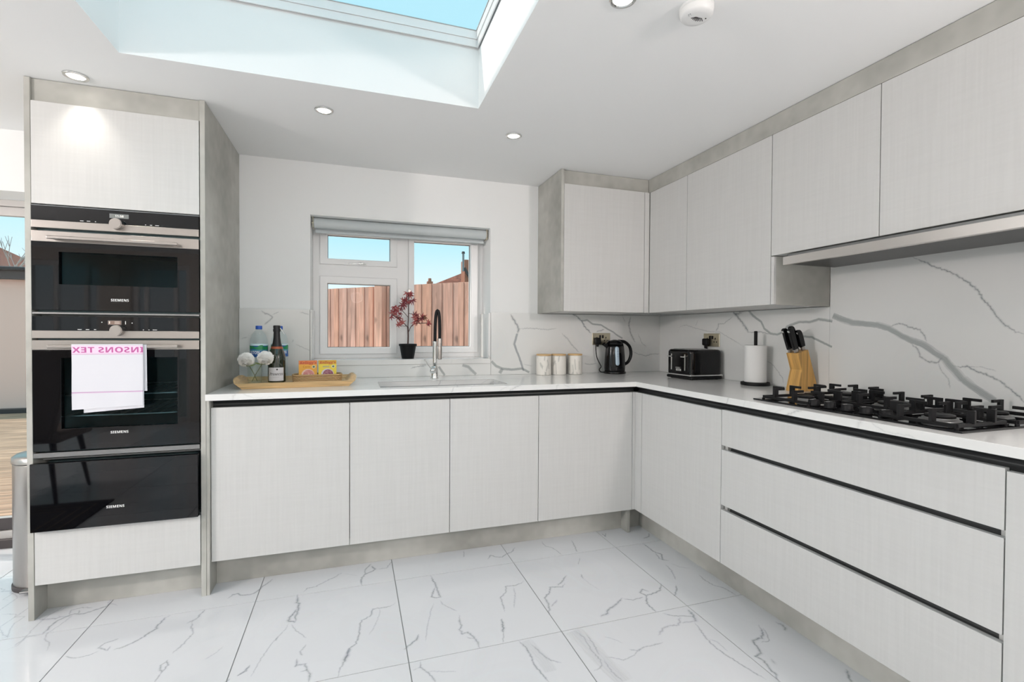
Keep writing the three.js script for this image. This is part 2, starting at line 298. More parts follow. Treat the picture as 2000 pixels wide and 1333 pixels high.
const BX0 = -2.9, BW = 2.9, BH = 0.46;
const backStone = canvas(2048, 326, (g, w, h) => {
  g.fillStyle = 'rgb(228,229,227)'; g.fillRect(0, 0, w, h); clouds(g, w, h, 30, .05);
  const s = w / BW; for (const [wd, a, ...p] of BACK_VEINS) vein(g, p, wd / 1000, a, s, (x, y) => [(x - BX0) * s, h - (y - .9) * s]);
});
const RW = 3.2, RH = 0.7;
const rightStone = canvas(2048, 448, (g, w, h) => {
  g.fillStyle = 'rgb(228,229,227)'; g.fillRect(0, 0, w, h); clouds(g, w, h, 30, .05);
  const s = w / RW; for (const [wd, a, ...p] of RIGHT_VEINS) vein(g, p, wd / 1000, a, s, (z, y) => [z * s, h - (y - .9) * s]);
});
const slabMap = canvas(1024, 1024, (g, w, h) => { // worktop and sill stone, 1.6 m across
  g.fillStyle = 'rgb(231,231,229)'; g.fillRect(0, 0, w, h); clouds(g, w, h, 60, .07);
  for (let i = 0; i < 16; i++) { let x = rr(0, 1.6), y = rr(0, 1.6), d = rr(0, 6.28); const p = [x, y]; for (let k = 0; k < 9; k++) { d += rr(-.5, .5); x += Math.cos(d) * .07; y += Math.sin(d) * .07; p.push(x, y); } vein(g, p, rr(.002, .006), rr(.08, .22), w / 1.6, (a, b) => [a * w / 1.6, b * h / 1.6]); }
}); slabMap.repeat.set(1 / 1.6, 1 / 1.6);
const concreteMap = field(512, 512, (u, v) => { const a = fbm(u, v, 3, 3, 5, 11), b = fbm(u, v, 24, 24, 2, 31), c = fbm(u, v, 2, 9, 3, 71), t = 176 + (a - .5) * 44 + (b - .5) * 14 + (c - .5) * 22; return [t, t - .5, t - 7]; });
const frontMap = field(512, 512, (u, v) => { const a = fbm(u, v, 160, 6, 2, 5), b = fbm(u, v, 8, 160, 2, 9), t = 206 + (a - .5) * 5 + (b - .5) * 3; return [t, t, t - 2]; });
const frontBump = field(512, 512, (u, v) => 128 + (fbm(u, v, 200, 5, 2, 15) - .5) * 120, false);
const plasterBump = field(256, 256, (u, v) => 128 + (fbm(u, v, 20, 20, 4, 3) - .5) * 90, false);
const steelBump = field(256, 256, (u, v) => 128 + (fbm(u, v, 2, 128, 2, 8) - .5) * 150, false);
const blockMap = field(512, 512, (u, v) => { const k = Math.floor(u * 24), e = hash(k, 1, 3), a = fbm(u, v, 96, 3, 3, 40 + k % 5), t = .82 + e * .18 + (a - .5) * .22; return [222 * t, 172 * t, 96 * t]; });
const trayMap = field(512, 512, (u, v) => { const a = fbm(u, v, 4, 60, 4, 21), t = .9 + (a - .5) * .3; return [240 * t, 204 * t, 150 * t]; });
const fenceMap = field(512, 512, (u, v) => { const a = fbm(u, v, 40, 3, 4, 61), b = fbm(u, v, 3, 3, 3, 62), k = fbm(u, v, 9, 6, 2, 63), t = .92 + (a - .5) * .28 + (b - .5) * .22 - (k > .76 ? (k - .76) * 1.2 : 0); return [236 * t, 186 * t, 168 * t]; });
const deckMap = field(512, 512, (u, v) => { const a = fbm(u, v, 3, 60, 4, 81), b = fbm(u, v, 4, 4, 3, 82), t = .9 + (a - .5) * .5 + (b - .5) * .2; return [206 * t, 168 * t, 140 * t]; });
const std = (o) => new THREE.MeshStandardMaterial(o), phy = (o) => new THREE.MeshPhysicalMaterial(o);
const M = {
  wall: std({ color: C(.88, .89, .885), roughness: .9, bumpMap: plasterBump, bumpScale: .0004 }),
  ceiling: std({ color: C(.88, .885, .88), roughness: .92, bumpMap: plasterBump, bumpScale: .0003 }),
  tile: std({ map: floorMap, roughness: .1 }), grout: std({ color: C(.30, .31, .31), roughness: .9 }),
  back: std({ map: backStone, roughness: .16 }), right: std({ map: rightStone, roughness: .16 }), stone: std({ map: slabMap, roughness: .14 }),
  front: std({ map: frontMap, roughness: .42, bumpMap: frontBump, bumpScale: .00003 }), carcass: std({ color: C(.62, .62, .60), roughness: .6 }),
  concrete: std({ map: concreteMap, roughness: .62 }), rail: phy({ color: C(.050, .053, .054), roughness: .38, metalness: .2 }),
  upvc: std({ color: C(.90, .89, .885), roughness: .28 }), seal: std({ color: C(.12, .12, .12), roughness: .6 }), pane: phy({ color: C(1, 1, 1), roughness: 0, transmission: 1, thickness: 0, ior: 1.1 }),
  black: phy({ color: C(.003, .003, .004), roughness: .03, ior: 1.45 }), gloss: phy({ color: C(.004, .004, .005), roughness: .07, ior: 1.42 }), matt: phy({ color: C(.008, .008, .009), roughness: .5, specularIntensity: .45 }), iron: phy({ color: C(.011, .011, .012), roughness: .45, specularIntensity: .45 }),
  tinted: phy({ color: C(.62, .72, .74), roughness: .0, transmission: 1, thickness: 0, ior: 1.2 }), cavity: std({ color: C(.10, .165, .18), roughness: .35 }), rack: std({ color: C(.6, .6, .6), roughness: .3, metalness: 1 }),
  steel: phy({ color: C(.44, .41, .385), roughness: .30, metalness: 1, bumpMap: steelBump, bumpScale: .00008 }), steelDark: phy({ color: C(.30, .30, .30), roughness: .35, metalness: 1 }), chrome: phy({ color: C(.80, .80, .79), roughness: .07, metalness: 1 }), grey: std({ color: C(.22, .24, .25), roughness: .4 }),
  hoodSteel: phy({ color: C(.80, .76, .73), roughness: .30, metalness: 1, bumpMap: steelBump, bumpScale: .00008 }), white: std({ color: C(.80, .80, .79), roughness: .45 }), ink: std({ color: C(.75, .75, .74), roughness: .5 }), dark: std({ color: C(.06, .05, .05), roughness: .5 }), brass: std({ color: C(.62, .57, .44), roughness: .28, metalness: 1 }),
  wood: std({ map: trayMap, roughness: .45 }), block: std({ map: blockMap, roughness: .4 }), lid: std({ map: trayMap, color: C(1, .95, .88), roughness: .5 }), fence: std({ map: fenceMap, roughness: .85 }), deck: std({ map: deckMap, roughness: .8 }),
  glass: phy({ color: C(.96, .98, .97), roughness: .0, transmission: 1, thickness: 0, ior: 1.4 }),
};
// ---------------------------------------------------------------- the room
const XL = -6.2, ZR = 5.6;
{ // floor: one slab of grout bed with each porcelain tile its own piece
  const f = setting('floor', 'white marble-effect porcelain floor with grey veins', 'floor', [0, 0, 0]);
  part(f, 'grout_bed', box(XL - .3, .3, -.2, -.0022, -.3, ZR + .3), M.grout);
  const gap = .0020, i0 = Math.floor((XL - FX0) / PITCHX), i1 = Math.ceil((0 - FX0) / PITCHX), j0 = Math.floor((-.3 - FZ0) / PITCHZ), j1 = Math.ceil((ZR - FZ0) / PITCHZ);
  for (let j = j0; j < j1; j++) for (let i = i0; i < i1; i++) {
    const x0 = Math.max(XL, FX0 + i * PITCHX) + gap, x1 = Math.min(0, FX0 + (i + 1) * PITCHX) - gap, z0 = Math.max(-.215, FZ0 + j * PITCHZ) + gap, z1 = Math.min(ZR, FZ0 + (j + 1) * PITCHZ) - gap;
    if (x1 - x0 < .02 || z1 - z0 < .02) continue;
    const mi = ((i % 6) + 6) % 6, mj = ((j % 3) + 3) % 3, ox = (mi - i) * PITCHX, oz = (mj - j) * PITCHZ;
    part(f, 'tile', fuv(box(x0, x1, -.010, 0, z0, z1), (x, y, z) => [(x + ox - FX0) / (6 * PITCHX), 1 - (z + oz - FZ0) / (3 * PITCHZ)]), M.tile);
  }
}
const SK = { x0: -3.083, x1: -1.708, z0: 1.006, z1: 3.3 };          // roof light opening
{
  const c = setting('ceiling', 'white plastered ceiling with a deep roof light opening', 'ceiling', [0, H, 0]);
  part(c, 'ceiling_slab', slabY(rect(XL - .3, .3, -.3, ZR + .3), [rect(SK.x0, SK.x1, SK.z0, SK.z1)], H, 2.50), M.ceiling);
  const s = setting('window_2', 'white framed flat roof light showing blue sky', 'skylight', [(SK.x0 + SK.x1) / 2, 2.50, (SK.z0 + SK.z1) / 2]);
  const ring = (o, i, y0, y1) => slabY(rect(SK.x0 - o, SK.x1 + o, SK.z0 - o, SK.z1 + o), [rect(SK.x0 + i, SK.x1 - i, SK.z0 + i, SK.z1 - i)], y0, y1);
  part(s, 'kerb', ring(.09, -.004, 2.50, 2.585), M.upvc);
  part(s, 'frame', ring(-.004, .010, 2.508, 2.540), M.upvc);
  part(s, 'sash_frame', ring(-.004, .014, 2.5415, 2.577), M.upvc);
  part(s, 'gasket', ring(-.004, .017, 2.577, 2.580), std({ color: C(.45, .45, .45), roughness: .6 }));
  part(s, 'pane', box(SK.x0 - .02, SK.x1 + .02, 2.5805, 2.5865, SK.z0 - .02, SK.z1 + .02), M.pane);
}
const REAR = [[-6.08, -5.29], [-4.97, -4.31], [-2.7, -1.5]];
const W1 = { x0: -2.505, x1: -1.366, y0: 1.03, y1: 1.917 }, D1 = { x0: -5.75, x1: -3.66, y1: 1.92 };
{
  const b = setting('wall_back', 'white painted back wall with the window and patio door openings', 'wall', [XL / 2, 0, -.15]);
  part(b, 'wall_face', slab([[XL - .3, -.2], [XL - .3, H], [.3, H], [.3, -.2], [D1.x1, -.2], [D1.x1, D1.y1], [D1.x0, D1.y1], [D1.x0, -.2]].reverse(), [rect(W1.x0, W1.x1, W1.y0 - .035, W1.y1)], -.3, 0), M.wall);
  const r = setting('wall_right', 'white painted wall behind the hob run', 'wall', [.15, 0, ZR / 2]); part(r, 'wall_face', slabX(rect(0, ZR + .3, -.2, H), [rect(3.3, 5.3, .0, 2.08)], 0, .3), M.wall);
  const l = setting('wall_left', 'white painted wall at the far side of the dining area', 'wall', [XL - .15, 0, ZR / 2]); part(l, 'wall_face', slabX(rect(0, ZR + .3, -.2, H), [rect(.9, 4.9, .0, 2.08)], XL - .3, XL), M.wall);
  const q = setting('wall_rear', 'pale taupe wall facing the ovens', 'wall', [XL / 2, 0, ZR + .15]); part(q, 'wall_face', slab(rect(XL, 0, -.2, H), REAR.map(([a, b]) => rect(a, b, .0, 2.08)), ZR, ZR + .3), std({ color: C(.70, .64, .58), roughness: .85 }));
}
{ // casement window
  const w = setting('window_1', 'white plastic casement window with a small top light', 'window', [(W1.x0 + W1.x1) / 2, W1.y0, -.235]);
  const zF = -.2, zB = -.27;
  part(w, 'window_frame', slab(rect(W1.x0, W1.x1, W1.y0, W1.y1), [rect(-2.459, -1.975, 1.060, 1.566), rect(-2.459, -1.975, 1.648, 1.877), rect(-1.893, -1.408, 1.0655, 1.877)], zB, zF, .003), M.upvc);
  const sash = (x0, x1, y0, y1, a, b, c, d, pz) => {
    const s = part(w, 'sash', slab(rect(x0, x1, y0, y1), [rect(a, b, c, d)], zB + .01, zF + .014, .005), M.upvc);
    part(s, 'gasket', slab(rect(a - .004, b + .004, c - .004, d + .004), [rect(a + .0025, b - .0025, c + .0025, d - .0025)], zF - .032, zF - .024), M.seal);
    part(s, 'pane', box(a - .004, b + .004, c - .004, d + .004, zF - .042, zF - .036), M.pane);
    return s;
  };
  const s1 = sash(-2.462, -1.972, 1.645, 1.880, -2.415, -2.018, 1.684, 1.840);
  sash(-2.462, -1.972, 1.057, 1.569, -2.416, -2.017, 1.102, 1.522);
  const s3 = sash(-1.896, -1.405, 1.0625, 1.880, -1.857, -1.459, 1.106, 1.832);
  part(s1, 'stay_handle', [box(-2.285, -2.205, 1.6535, 1.660, -.186, -.180, .002), box(-2.225, -2.185, 1.651, 1.664, -.186, -.168, .003), bar([-2.215, 1.662, -.170], [-2.175, 1.653, -.168], .004), cyl(.005, .005, .012, -2.20, 1.657, -.166, 12, 'z')], M.chrome, 'chrome casement stay');
  part(s3, 'handle', [box(-1.899, -1.881, 1.455, 1.500, -.186, -.172, .004), box(-1.896, -1.884, 1.425, 1.478, -.168, -.158, .004)], M.chrome, 'chrome espagnolette handle');
  const t = thing('window_sill', 'white marble sill slab under the casement window', 'sill', [(W1.x0 + W1.x1) / 2, .995, -.09]);
  part(t, 'sill_slab', box(W1.x0 + .001, W1.x1 - .001, .9955, 1.03, -.199, .026, .003), M.stone);
  for (const [x0, x1, nm] of [[W1.x1 - .018, W1.x1 - .001, 'right'], [W1.x0 + .001, W1.x0 + .012, 'left']]) {
    const l = thing('reveal_lining', nm === 'right' ? 'marble upstand lining the window reveal on the wall cabinet side' : 'marble upstand lining the window reveal on the oven side', 'upstand', [(x0 + x1) / 2, 1.031, -.09]);
    part(l, 'lining_slab', box(x0, x1, 1.0305, 1.338, -.198, .0195, .002), M.stone);
  }
}
{ // roller blind
  const b = thing('roller_blind', 'rolled-up pale grey roller blind at the head of the window', 'blind', [-1.935, 1.83, -.08]);
  const fab = std({ color: C(.58, .62, .63), roughness: .8 });
  part(b, 'fabric_roll', cyl(.032, .032, 1.105, -1.935, 1.884, -.075, 40, 'x'), fab);
  part(b, 'hanging_fabric', box(-2.482, -1.388, 1.840, 1.886, -.1075, -.1060), fab);
  part(b, 'bottom_bar', box(-2.484, -1.386, 1.828, 1.846, -.112, -.100, .004, 2), fab);
  for (const x of [-2.492, -1.3785]) part(b, 'bracket', [box(x - .0025, x + .0025, 1.848, 1.9165, -.108, -.045, .002), cyl(.009, .009, .016, x, 1.884, -.075, 16, 'x')], M.brass, 'brassy end bracket');
}
{ // patio door
  const d = setting('door_1', 'grey framed sliding patio door onto the deck', 'door', [(D1.x0 + D1.x1) / 2, 0, -.255]);
  const fr = std({ color: C(.50, .48, .46), roughness: .4 }), z0 = -.295, z1 = -.215;
  part(d, 'frame', slab(rect(D1.x0, D1.x1, 0, D1.y1), [rect(D1.x0 + .05, D1.x1 - .05, .09, D1.y1 - .035)], z0, z1, .002), fr);
  part(d, 'threshold', box(D1.x0 + .001, D1.x1 - .001, .0, .05, -.214, -.19, .004), M.dark, 'black aluminium threshold');
  const mid = (D1.x0 + D1.x1) / 2;
  for (const [a, b, zz] of [[D1.x0 + .05, mid + .03, -.285], [mid - .03, D1.x1 - .05, -.25]]) {
    const s = part(d, 'door_leaf', slab(rect(a, b, .092, D1.y1 - .036), [rect(a + .055, b - .055, .16, D1.y1 - .085)], zz - .012, zz + .02, .002), fr);
    part(s, 'bottom_rail', box(a + .002, b - .002, .094, .158, zz + .021, zz + .026), M.dark, 'black bottom rail');
    part(s, 'pane', box(a + .05, b - .05, .155, D1.y1 - .08, zz, zz + .006), M.pane);
  }
}
function glazed(name, label, a, b, along, bars) { // floor-length glazing in a wall out of view, which lights the room
  const d = setting(name, label, 'door', along === 'x' ? [(a + b) / 2, 0, ZR + .1] : [along === 'w' ? .1 : XL - .1, 0, (a + b) / 2]), fr = std({ color: C(.78, .78, .77), roughness: .35 });
  const hole = []; const n = bars.length + 1, cut = [a + .04, ...bars, b - .04]; for (let i = 0; i < n; i++) hole.push(rect(cut[i] + .022, cut[i + 1] - .022, .07, 2.02));
  if (along === 'x') { part(d, 'frame', slab(rect(a, b, 0, 2.08), hole, ZR + .08, ZR + .14), fr); part(d, 'pane', box(a + .04, b - .04, .06, 2.03, ZR + .107, ZR + .113), M.pane); }
  else { const wx = along === 'w' ? .22 : XL; part(d, 'frame', slabX(rect(a, b, 0, 2.08), hole, wx - .14, wx - .08), fr); part(d, 'pane', box(wx - .113, wx - .107, .06, 2.03, a + .04, b - .04), M.pane); }
}
glazed('door_2', 'added unseen glazed doors lighting from the dining side', .9, 4.9, 'z', [2.23, 3.57]);  // added opening, unseen, to bring daylight in from the left
glazed('door_6', 'added unseen glazed doors lighting from the right wall beyond the hob run', 3.3, 5.3, 'w', [4.3]);  // added opening, unseen, as a light source on the right
glazed('door_3', 'narrow glazed doors in the rear wall at the dining corner', -6.08, -5.29, 'x', [-5.77, -5.46]);
glazed('door_4', 'narrow glazed doors in the rear wall beside the taupe pier', -4.97, -4.31, 'x', [-4.82, -4.49]);
glazed('door_5', 'added unseen glazed doors lighting from the rear wall behind the kitchen', -2.7, -1.5, 'x', [-2.1]);  // added opening, unseen, for more daylight from the rear
{ // stone splashbacks
  const bu = (g) => fuv(g, (x, y, z) => [(x - BX0) / BW, (y - .9) / BH]), ru = (g) => fuv(g, (x, y, z) => [z / RW, (y - .9) / RH]);
  const one = (nm, label, g, m, p) => { const t = thing('splashback', label, 'splashback', p); part(t, 'stone_panel', g, m); };
  one('l', 'white marble splashback panel between oven housing and window', bu(box(-2.8855, W1.x0 - .0005, TOP + .0005, 1.338, .0005, .02, .001)), M.back, [-2.69, TOP, .01]);
  one('m', 'low marble splashback strip under the window sill behind the tap', bu(box(W1.x0 + .0005, W1.x1 - .0005, TOP + .0005, .995, .0005, .02, .001)), M.back, [-1.93, TOP, .01]);
  one('r', 'grey veined marble splashback behind the canisters and kettle', bu(box(W1.x1 + .0005, -.0205, TOP + .0005, 1.3403, .0005, .02, .001)), M.back, [-.69, TOP, .01]);
  one('s', 'grey veined marble splashback behind the toaster and paper roll', ru(box(-.02, -.0005, TOP + .0005, 1.3403, .0005, 1.4065, .001)), M.right, [-.01, TOP, .7]);
  one('h', 'tall marble splashback behind the gas hob with a broad diagonal vein', ru(box(-.02, -.0005, TOP + .0005, 1.66, 1.4075, 3.19, .001)), M.right, [-.01, TOP, 2.3]);
}
// ---------------------------------------------------------------- ceiling fittings
function downlight(x, z, label) {
  const d = thing('ceiling_downlight', label, 'downlight', [x, H, z], 'recessed ceiling downlights');
  part(d, 'bezel', lathe([[.030, -.001], [.033, -.0065], [.041, -.0055], [.043, -.0005], [.030, -.0003]], x, H, z, 40), M.chrome, 'brushed chrome bezel');
  part(d, 'lamp_lens', cyl(.0295, .0295, .002, x, H - .0035, z, 32), std({ color: C(.9, .9, .9), emissive: LAMP.color.clone(), emissiveIntensity: 3, roughness: .4 }));
  const s = new THREE.SpotLight(LAMP.color, LAMP.intensity, 0, .80, 1, 2); s.position.set(0, -.012, 0); s.target.position.set(0, -1, 0); s.shadow.radius = 1.4; s.castShadow = true; d.add(s, s.target);
}
downlight(-3.324, .7547, 'lit chrome downlight in the ceiling right in front of the oven housing');
downlight(-2.385, .7600, 'lit chrome downlight in the ceiling in front of the window');
downlight(-1.460, .7725, 'lit chrome downlight in the ceiling in front of the corner wall cabinet');
downlight(-1.4648, 1.858, 'lit chrome downlight in the ceiling beside the smoke alarm');
{
  const [x, z] = [-1.222, 1.895], a = thing('smoke_alarm', 'round white smoke alarm on the ceiling', 'smoke alarm', [x, H, z]);
  part(a, 'mounting_base', cyl(.050, .052, .008, x, H - .008, z, 48), M.white);
  part(a, 'body', lathe([[.0, -.034], [.030, -.034], [.044, -.031], [.050, -.024], [.052, -.010], [.051, -.008], [.0, -.008]], x, H, z, 48), M.white);
  const sl = []; for (let i = -3; i <= 3; i++) { const q = i * .28; sl.push(box(-.0011, .0011, 0, .0012, -.008, .008).rotateY(q).translate(x + .004 - i * .0052, H - .0352, z - .002 + Math.abs(i) * .0012)); }
  part(a, 'sounder_slots', sl, M.dark);
  part(a, 'indicator', cyl(.0022, .0022, .0014, x + .027, H - .0352, z + .010, 12), M.black);
  part(a, 'vent_holes', [[-.030, .012], [-.034, .016], [-.027, .018], [-.032, .021]].map(([dx, dz]) => cyl(.0016, .0016, .0012, x + dx, H - .0352 + .0012, z + dz - .01, 10)), M.grey);
}

// added globe lamps out of view, put there to raise the room brightness
for (const [x, z, label, k = 1] of [[-3.3, 4.9, 'added unseen globe lamp near the rear wall on the dining side', .3], [-2.2, 4.9, 'added unseen globe lamp near the middle of the rear wall', .3], [-.45, 3.85, 'added unseen globe lamp close to the hob wall', 2.0], [-5.55, 2.5, 'added unseen globe lamp lighting from the dining side', 4.6]]) {
  const y = 1.80, p = thing('added_fill_lamp', label, 'pendant lamp', [x, y, z], 'added globe lamps out of view');
  part(p, 'lamp_globe', plain(new THREE.SphereGeometry(.10 * Math.cbrt(k), 32, 20).translate(x, y, z)), std({ color: C(.9, .88, .84), emissive: FILL_LAMP.color.clone(), emissiveIntensity: 4, roughness: .4 }));
  part(p, 'cord', bar([x, y + .10 * Math.cbrt(k), z], [x, H - .02, z], .003), M.matt); part(p, 'ceiling_rose', cyl(.05, .05, .02, x, H - .021, z, 24), M.white);
  const l = new THREE.PointLight(FILL_LAMP.color, FILL_LAMP.intensity * k, 0, 2); l.castShadow = true; l.shadow.radius = 5; p.add(l);
}
// ---------------------------------------------------------------- fitted kitchen
const ZF = .6701, XF = -.6447, Y0 = .1442, Y1 = .8514, WB = .8877, ZT = .6882, g2 = .0015;
{ // tall oven housing
  const t = thing('oven_housing_cabinet', 'tall white oven housing with grey concrete-look side panels', 'tall cabinet', [-3.2065, 0, .34]);
  part(t, 'side_panel', box(-3.5265, -3.5065, 0, H - .002, .001, ZT, .001), M.concrete);
  part(t, 'side_panel', box(-2.9065, -2.8865, 0, H - .002, .001, ZT, .001), M.concrete);
  part(t, 'top_panel', box(-3.506, -2.907, 2.142, H - .002, .60, .678, .001), M.concrete);
  part(t, 'carcass', [box(-3.506, -2.907, .15, 2.14, .002, .05), box(-3.506, -2.907, 1.713, 1.729, .05, .655), box(-3.506, -2.907, 2.12, 2.14, .05, .655), box(-3.506, -2.907, .650, .656, .05, .62), box(-3.506, -2.907, .36, .372, .05, .655), box(-3.506, -2.907, 1.262, 1.268, .05, .62)], M.carcass);
  part(t, 'cupboard_door', box(-3.5045, -2.9095, 1.7218, 2.1396, .668, ZT + .001, .0012), M.front);
  part(t, 'drawer_front', box(-3.5035, -2.9095, Y0, .3705, .668, ZT + .001, .0012), M.front);
  part(t, 'plinth', box(-3.506, -2.907, .0005, Y0 - .004, .580, .598), M.concrete);
}
const LX = -3.2085; // middle of the appliances
function handle(t, y, z, x0 = -3.437, x1 = -2.981) {
  return part(t, 'handle', [box(x0, x1, y - .007, y + .007, z + .030, z + .041, .004, 2), box(x0 + .012, x0 + .03, y - .005, y + .005, z - .001, z + .032, .002), box(x1 - .03, x1 - .012, y - .005, y + .005, z - .001, z + .032, .002)], M.steel, 'flat brushed steel bar handle');
}
const screen = (w, h, draw) => std({ map: canvas(w, h, draw), roughness: .25 });
function legends(t, y, z, spots) { for (const [x, w] of spots) part(t, 'printed_symbol', box(x - w / 2, x + w / 2, y - .0012, y + .0012, z, z + .0004), M.ink); }
{ // compact oven
  const z = ZT + .004, t = thing('compact_oven', 'black glass compact oven under the top cupboard of the oven housing', 'oven', [LX, 1.268, .35]);
  part(t, 'oven_body', [box(-3.5, -2.913, 1.27, 1.30, .08, .66), box(-3.5, -2.913, 1.58, 1.71, .08, .66), box(-3.5, -3.43, 1.30, 1.58, .08, .66), box(-2.98, -2.913, 1.30, 1.58, .08, .66), box(-3.43, -2.98, 1.30, 1.58, .08, .10)], M.cavity);
  part(t, 'control_panel', box(-3.504, -2.910, 1.655, 1.7135, .66, z, .001), M.black);
  part(t, 'top_trim', box(-3.504, -2.910, 1.7137, 1.7165, .66, z - .002), M.grey);
  part(t, 'control_strip', box(-3.504, -2.910, 1.6225, 1.6548, .66, z + .002, .002), M.steel);
  const d = part(t, 'display', box(-3.239, -3.171, 1.681, 1.699, z, z + .0006), M.grey);
  part(d, 'display_print', fuv(box(-3.238, -3.172, 1.682, 1.698, z + .0006, z + .0010), (x, y) => [(x + 3.238) / .066, (y - 1.682) / .016]), screen(264, 64, (g, w, h) => { g.fillStyle = '#7d807e'; g.fillRect(0, 0, w, h); g.fillStyle = '#f4f4f0'; g.font = 'bold 50px sans-serif'; g.textAlign = 'center'; g.fillText('11:58', w / 2 + 4, 50); }));
  part(t, 'knob', [cyl(.0235, .0225, .026, LX, 1.6535, z + .014, 40, 'z'), cyl(.0195, .0195, .003, LX, 1.6535, z + .028, 40, 'z')], M.steel, 'round steel control knob');
  legends(t, 1.6605, z, [[-3.335, .012], [-3.312, .012], [-3.288, .004], [-3.11, .004], [-3.09, .008], [-3.068, .014]]);
  const dr = part(t, 'door_glass', slab(rect(-3.504, -2.910, 1.285, 1.566), [rect(-3.414, -2.993, 1.393, 1.527)], .668, z, .001), M.black);
  part(dr, 'door_window', box(-3.416, -2.991, 1.391, 1.529, .672, .677), M.tinted);
  part(dr, 'brand_lettering', text('SIEMENS', .0105, LX + .004, 1.3265, z, .0005, 1.05), M.ink, 'small white brand lettering');
  part(t, 'door_strip', box(-3.504, -2.910, 1.5662, 1.6115, .668, z + .002, .002), M.steel);
  handle(t, 1.5795, z + .002);
  part(t, 'bottom_trim', [box(-3.504, -2.910, 1.2685, 1.2765, .66, z - .002, .001)], M.steelDark);
}
{ // single oven
  const z = ZT + .004, t = thing('single_oven', 'black glass built-in oven with a tea towel over its handle', 'oven', [LX, .66, .35]);
  part(t, 'oven_body', [box(-3.5, -2.913, .69, .76, .08, .66), box(-3.5, -2.913, 1.12, 1.255, .08, .66), box(-3.5, -3.43, .76, 1.12, .08, .66), box(-2.98, -2.913, .76, 1.12, .08, .66), box(-3.43, -2.98, .76, 1.12, .08, .10)], M.cavity);
  part(t, 'control_panel', box(-3.504, -2.910, 1.2005, 1.2600, .66, z, .001), M.black);
  part(t, 'control_strip', box(-3.504, -2.910, 1.168, 1.2003, .66, z + .002, .002), M.steel);
  const d = part(t, 'display', box(-3.247, -3.199, 1.2265, 1.2445, z, z + .0006), M.grey);
  part(d, 'display_print', fuv(box(-3.246, -3.200, 1.2272, 1.2438, z + .0006, z + .0010), (x, y) => [(x + 3.246) / .046, (y - 1.2272) / .0166]), screen(184, 66, (g, w, h) => { g.fillStyle = '#8d766a'; g.fillRect(0, 0, w, h); g.fillStyle = '#efe6dc'; g.fillRect(12, 12, 14, 40); g.fillRect(90, 16, 76, 8); g.fillRect(90, 40, 76, 8); }));
  part(t, 'knob', [cyl(.0235, .0225, .026, LX - .001, 1.2021, z + .014, 40, 'z'), cyl(.0195, .0195, .003, LX - .001, 1.2021, z + .028, 40, 'z')], M.steel, 'round steel control knob');
  legends(t, 1.2055, z, [[-3.345, .014], [-3.318, .012], [-3.292, .008], [-3.12, .004], [-3.10, .004], [-3.078, .016]]);
  for (const b of [box(-3.270, -3.2665, 1.235, 1.2385, z, z + .0004), box(-3.186, -3.1835, 1.2285, 1.2425, z, z + .0004), box(-3.163, -3.159, 1.233, 1.236, z, z + .0004)]) part(t, 'printed_symbol', b, M.ink);
  const dr = part(t, 'door_glass', slab(rect(-3.504, -2.910, .6995, 1.1195), [rect(-3.409, -2.995, .790, 1.086)], .668, z, .001), M.black);
  part(dr, 'door_window', box(-3.411, -2.993, .788, 1.088, .672, .677), M.tinted);
  part(dr, 'brand_lettering', text('SIEMENS', .0105, LX, .7615, z, .0005, 1.05), M.ink, 'small white brand lettering');
  part(t, 'door_strip', box(-3.504, -2.910, 1.1197, 1.1605, .668, z + .002, .002), M.steel);
  handle(t, 1.134, z + .002);
  for (const y of [.835, .925]) { const bars = [tube([[-3.42, y, .12], [-3.42, y, .64], [-2.99, y, .64], [-2.99, y, .12]], .004, 40, 6, true, .02)]; for (let i = 1; i < 9; i++) bars.push(bar([-3.42 + i * .0478, y, .12], [-3.42 + i * .0478, y, .64], .002, .002, 5)); part(t, 'wire_rack', bars, M.rack, 'chrome wire shelf inside the oven'); }
  part(t, 'bottom_trim', box(-3.504, -2.910, .6725, .6925, .655, z - .002, .001), M.steelDark);
}
{ // warming drawer
  const t = thing('warming_drawer', 'black glass warming drawer below the built-in oven', 'drawer', [LX, .372, .35]);
  part(t, 'drawer_box', box(-3.48, -2.93, .376, .645, .08, .668), M.cavity);
  part(t, 'drawer_front', box(-3.5065, -2.9125, .3725, .6535, .690, .712, .0015), M.black);
  part(t, 'brand_lettering', text('SIEMENS', .0105, -3.2175, .4475, .712, .0005, 1.05), M.ink, 'small white brand lettering');
}
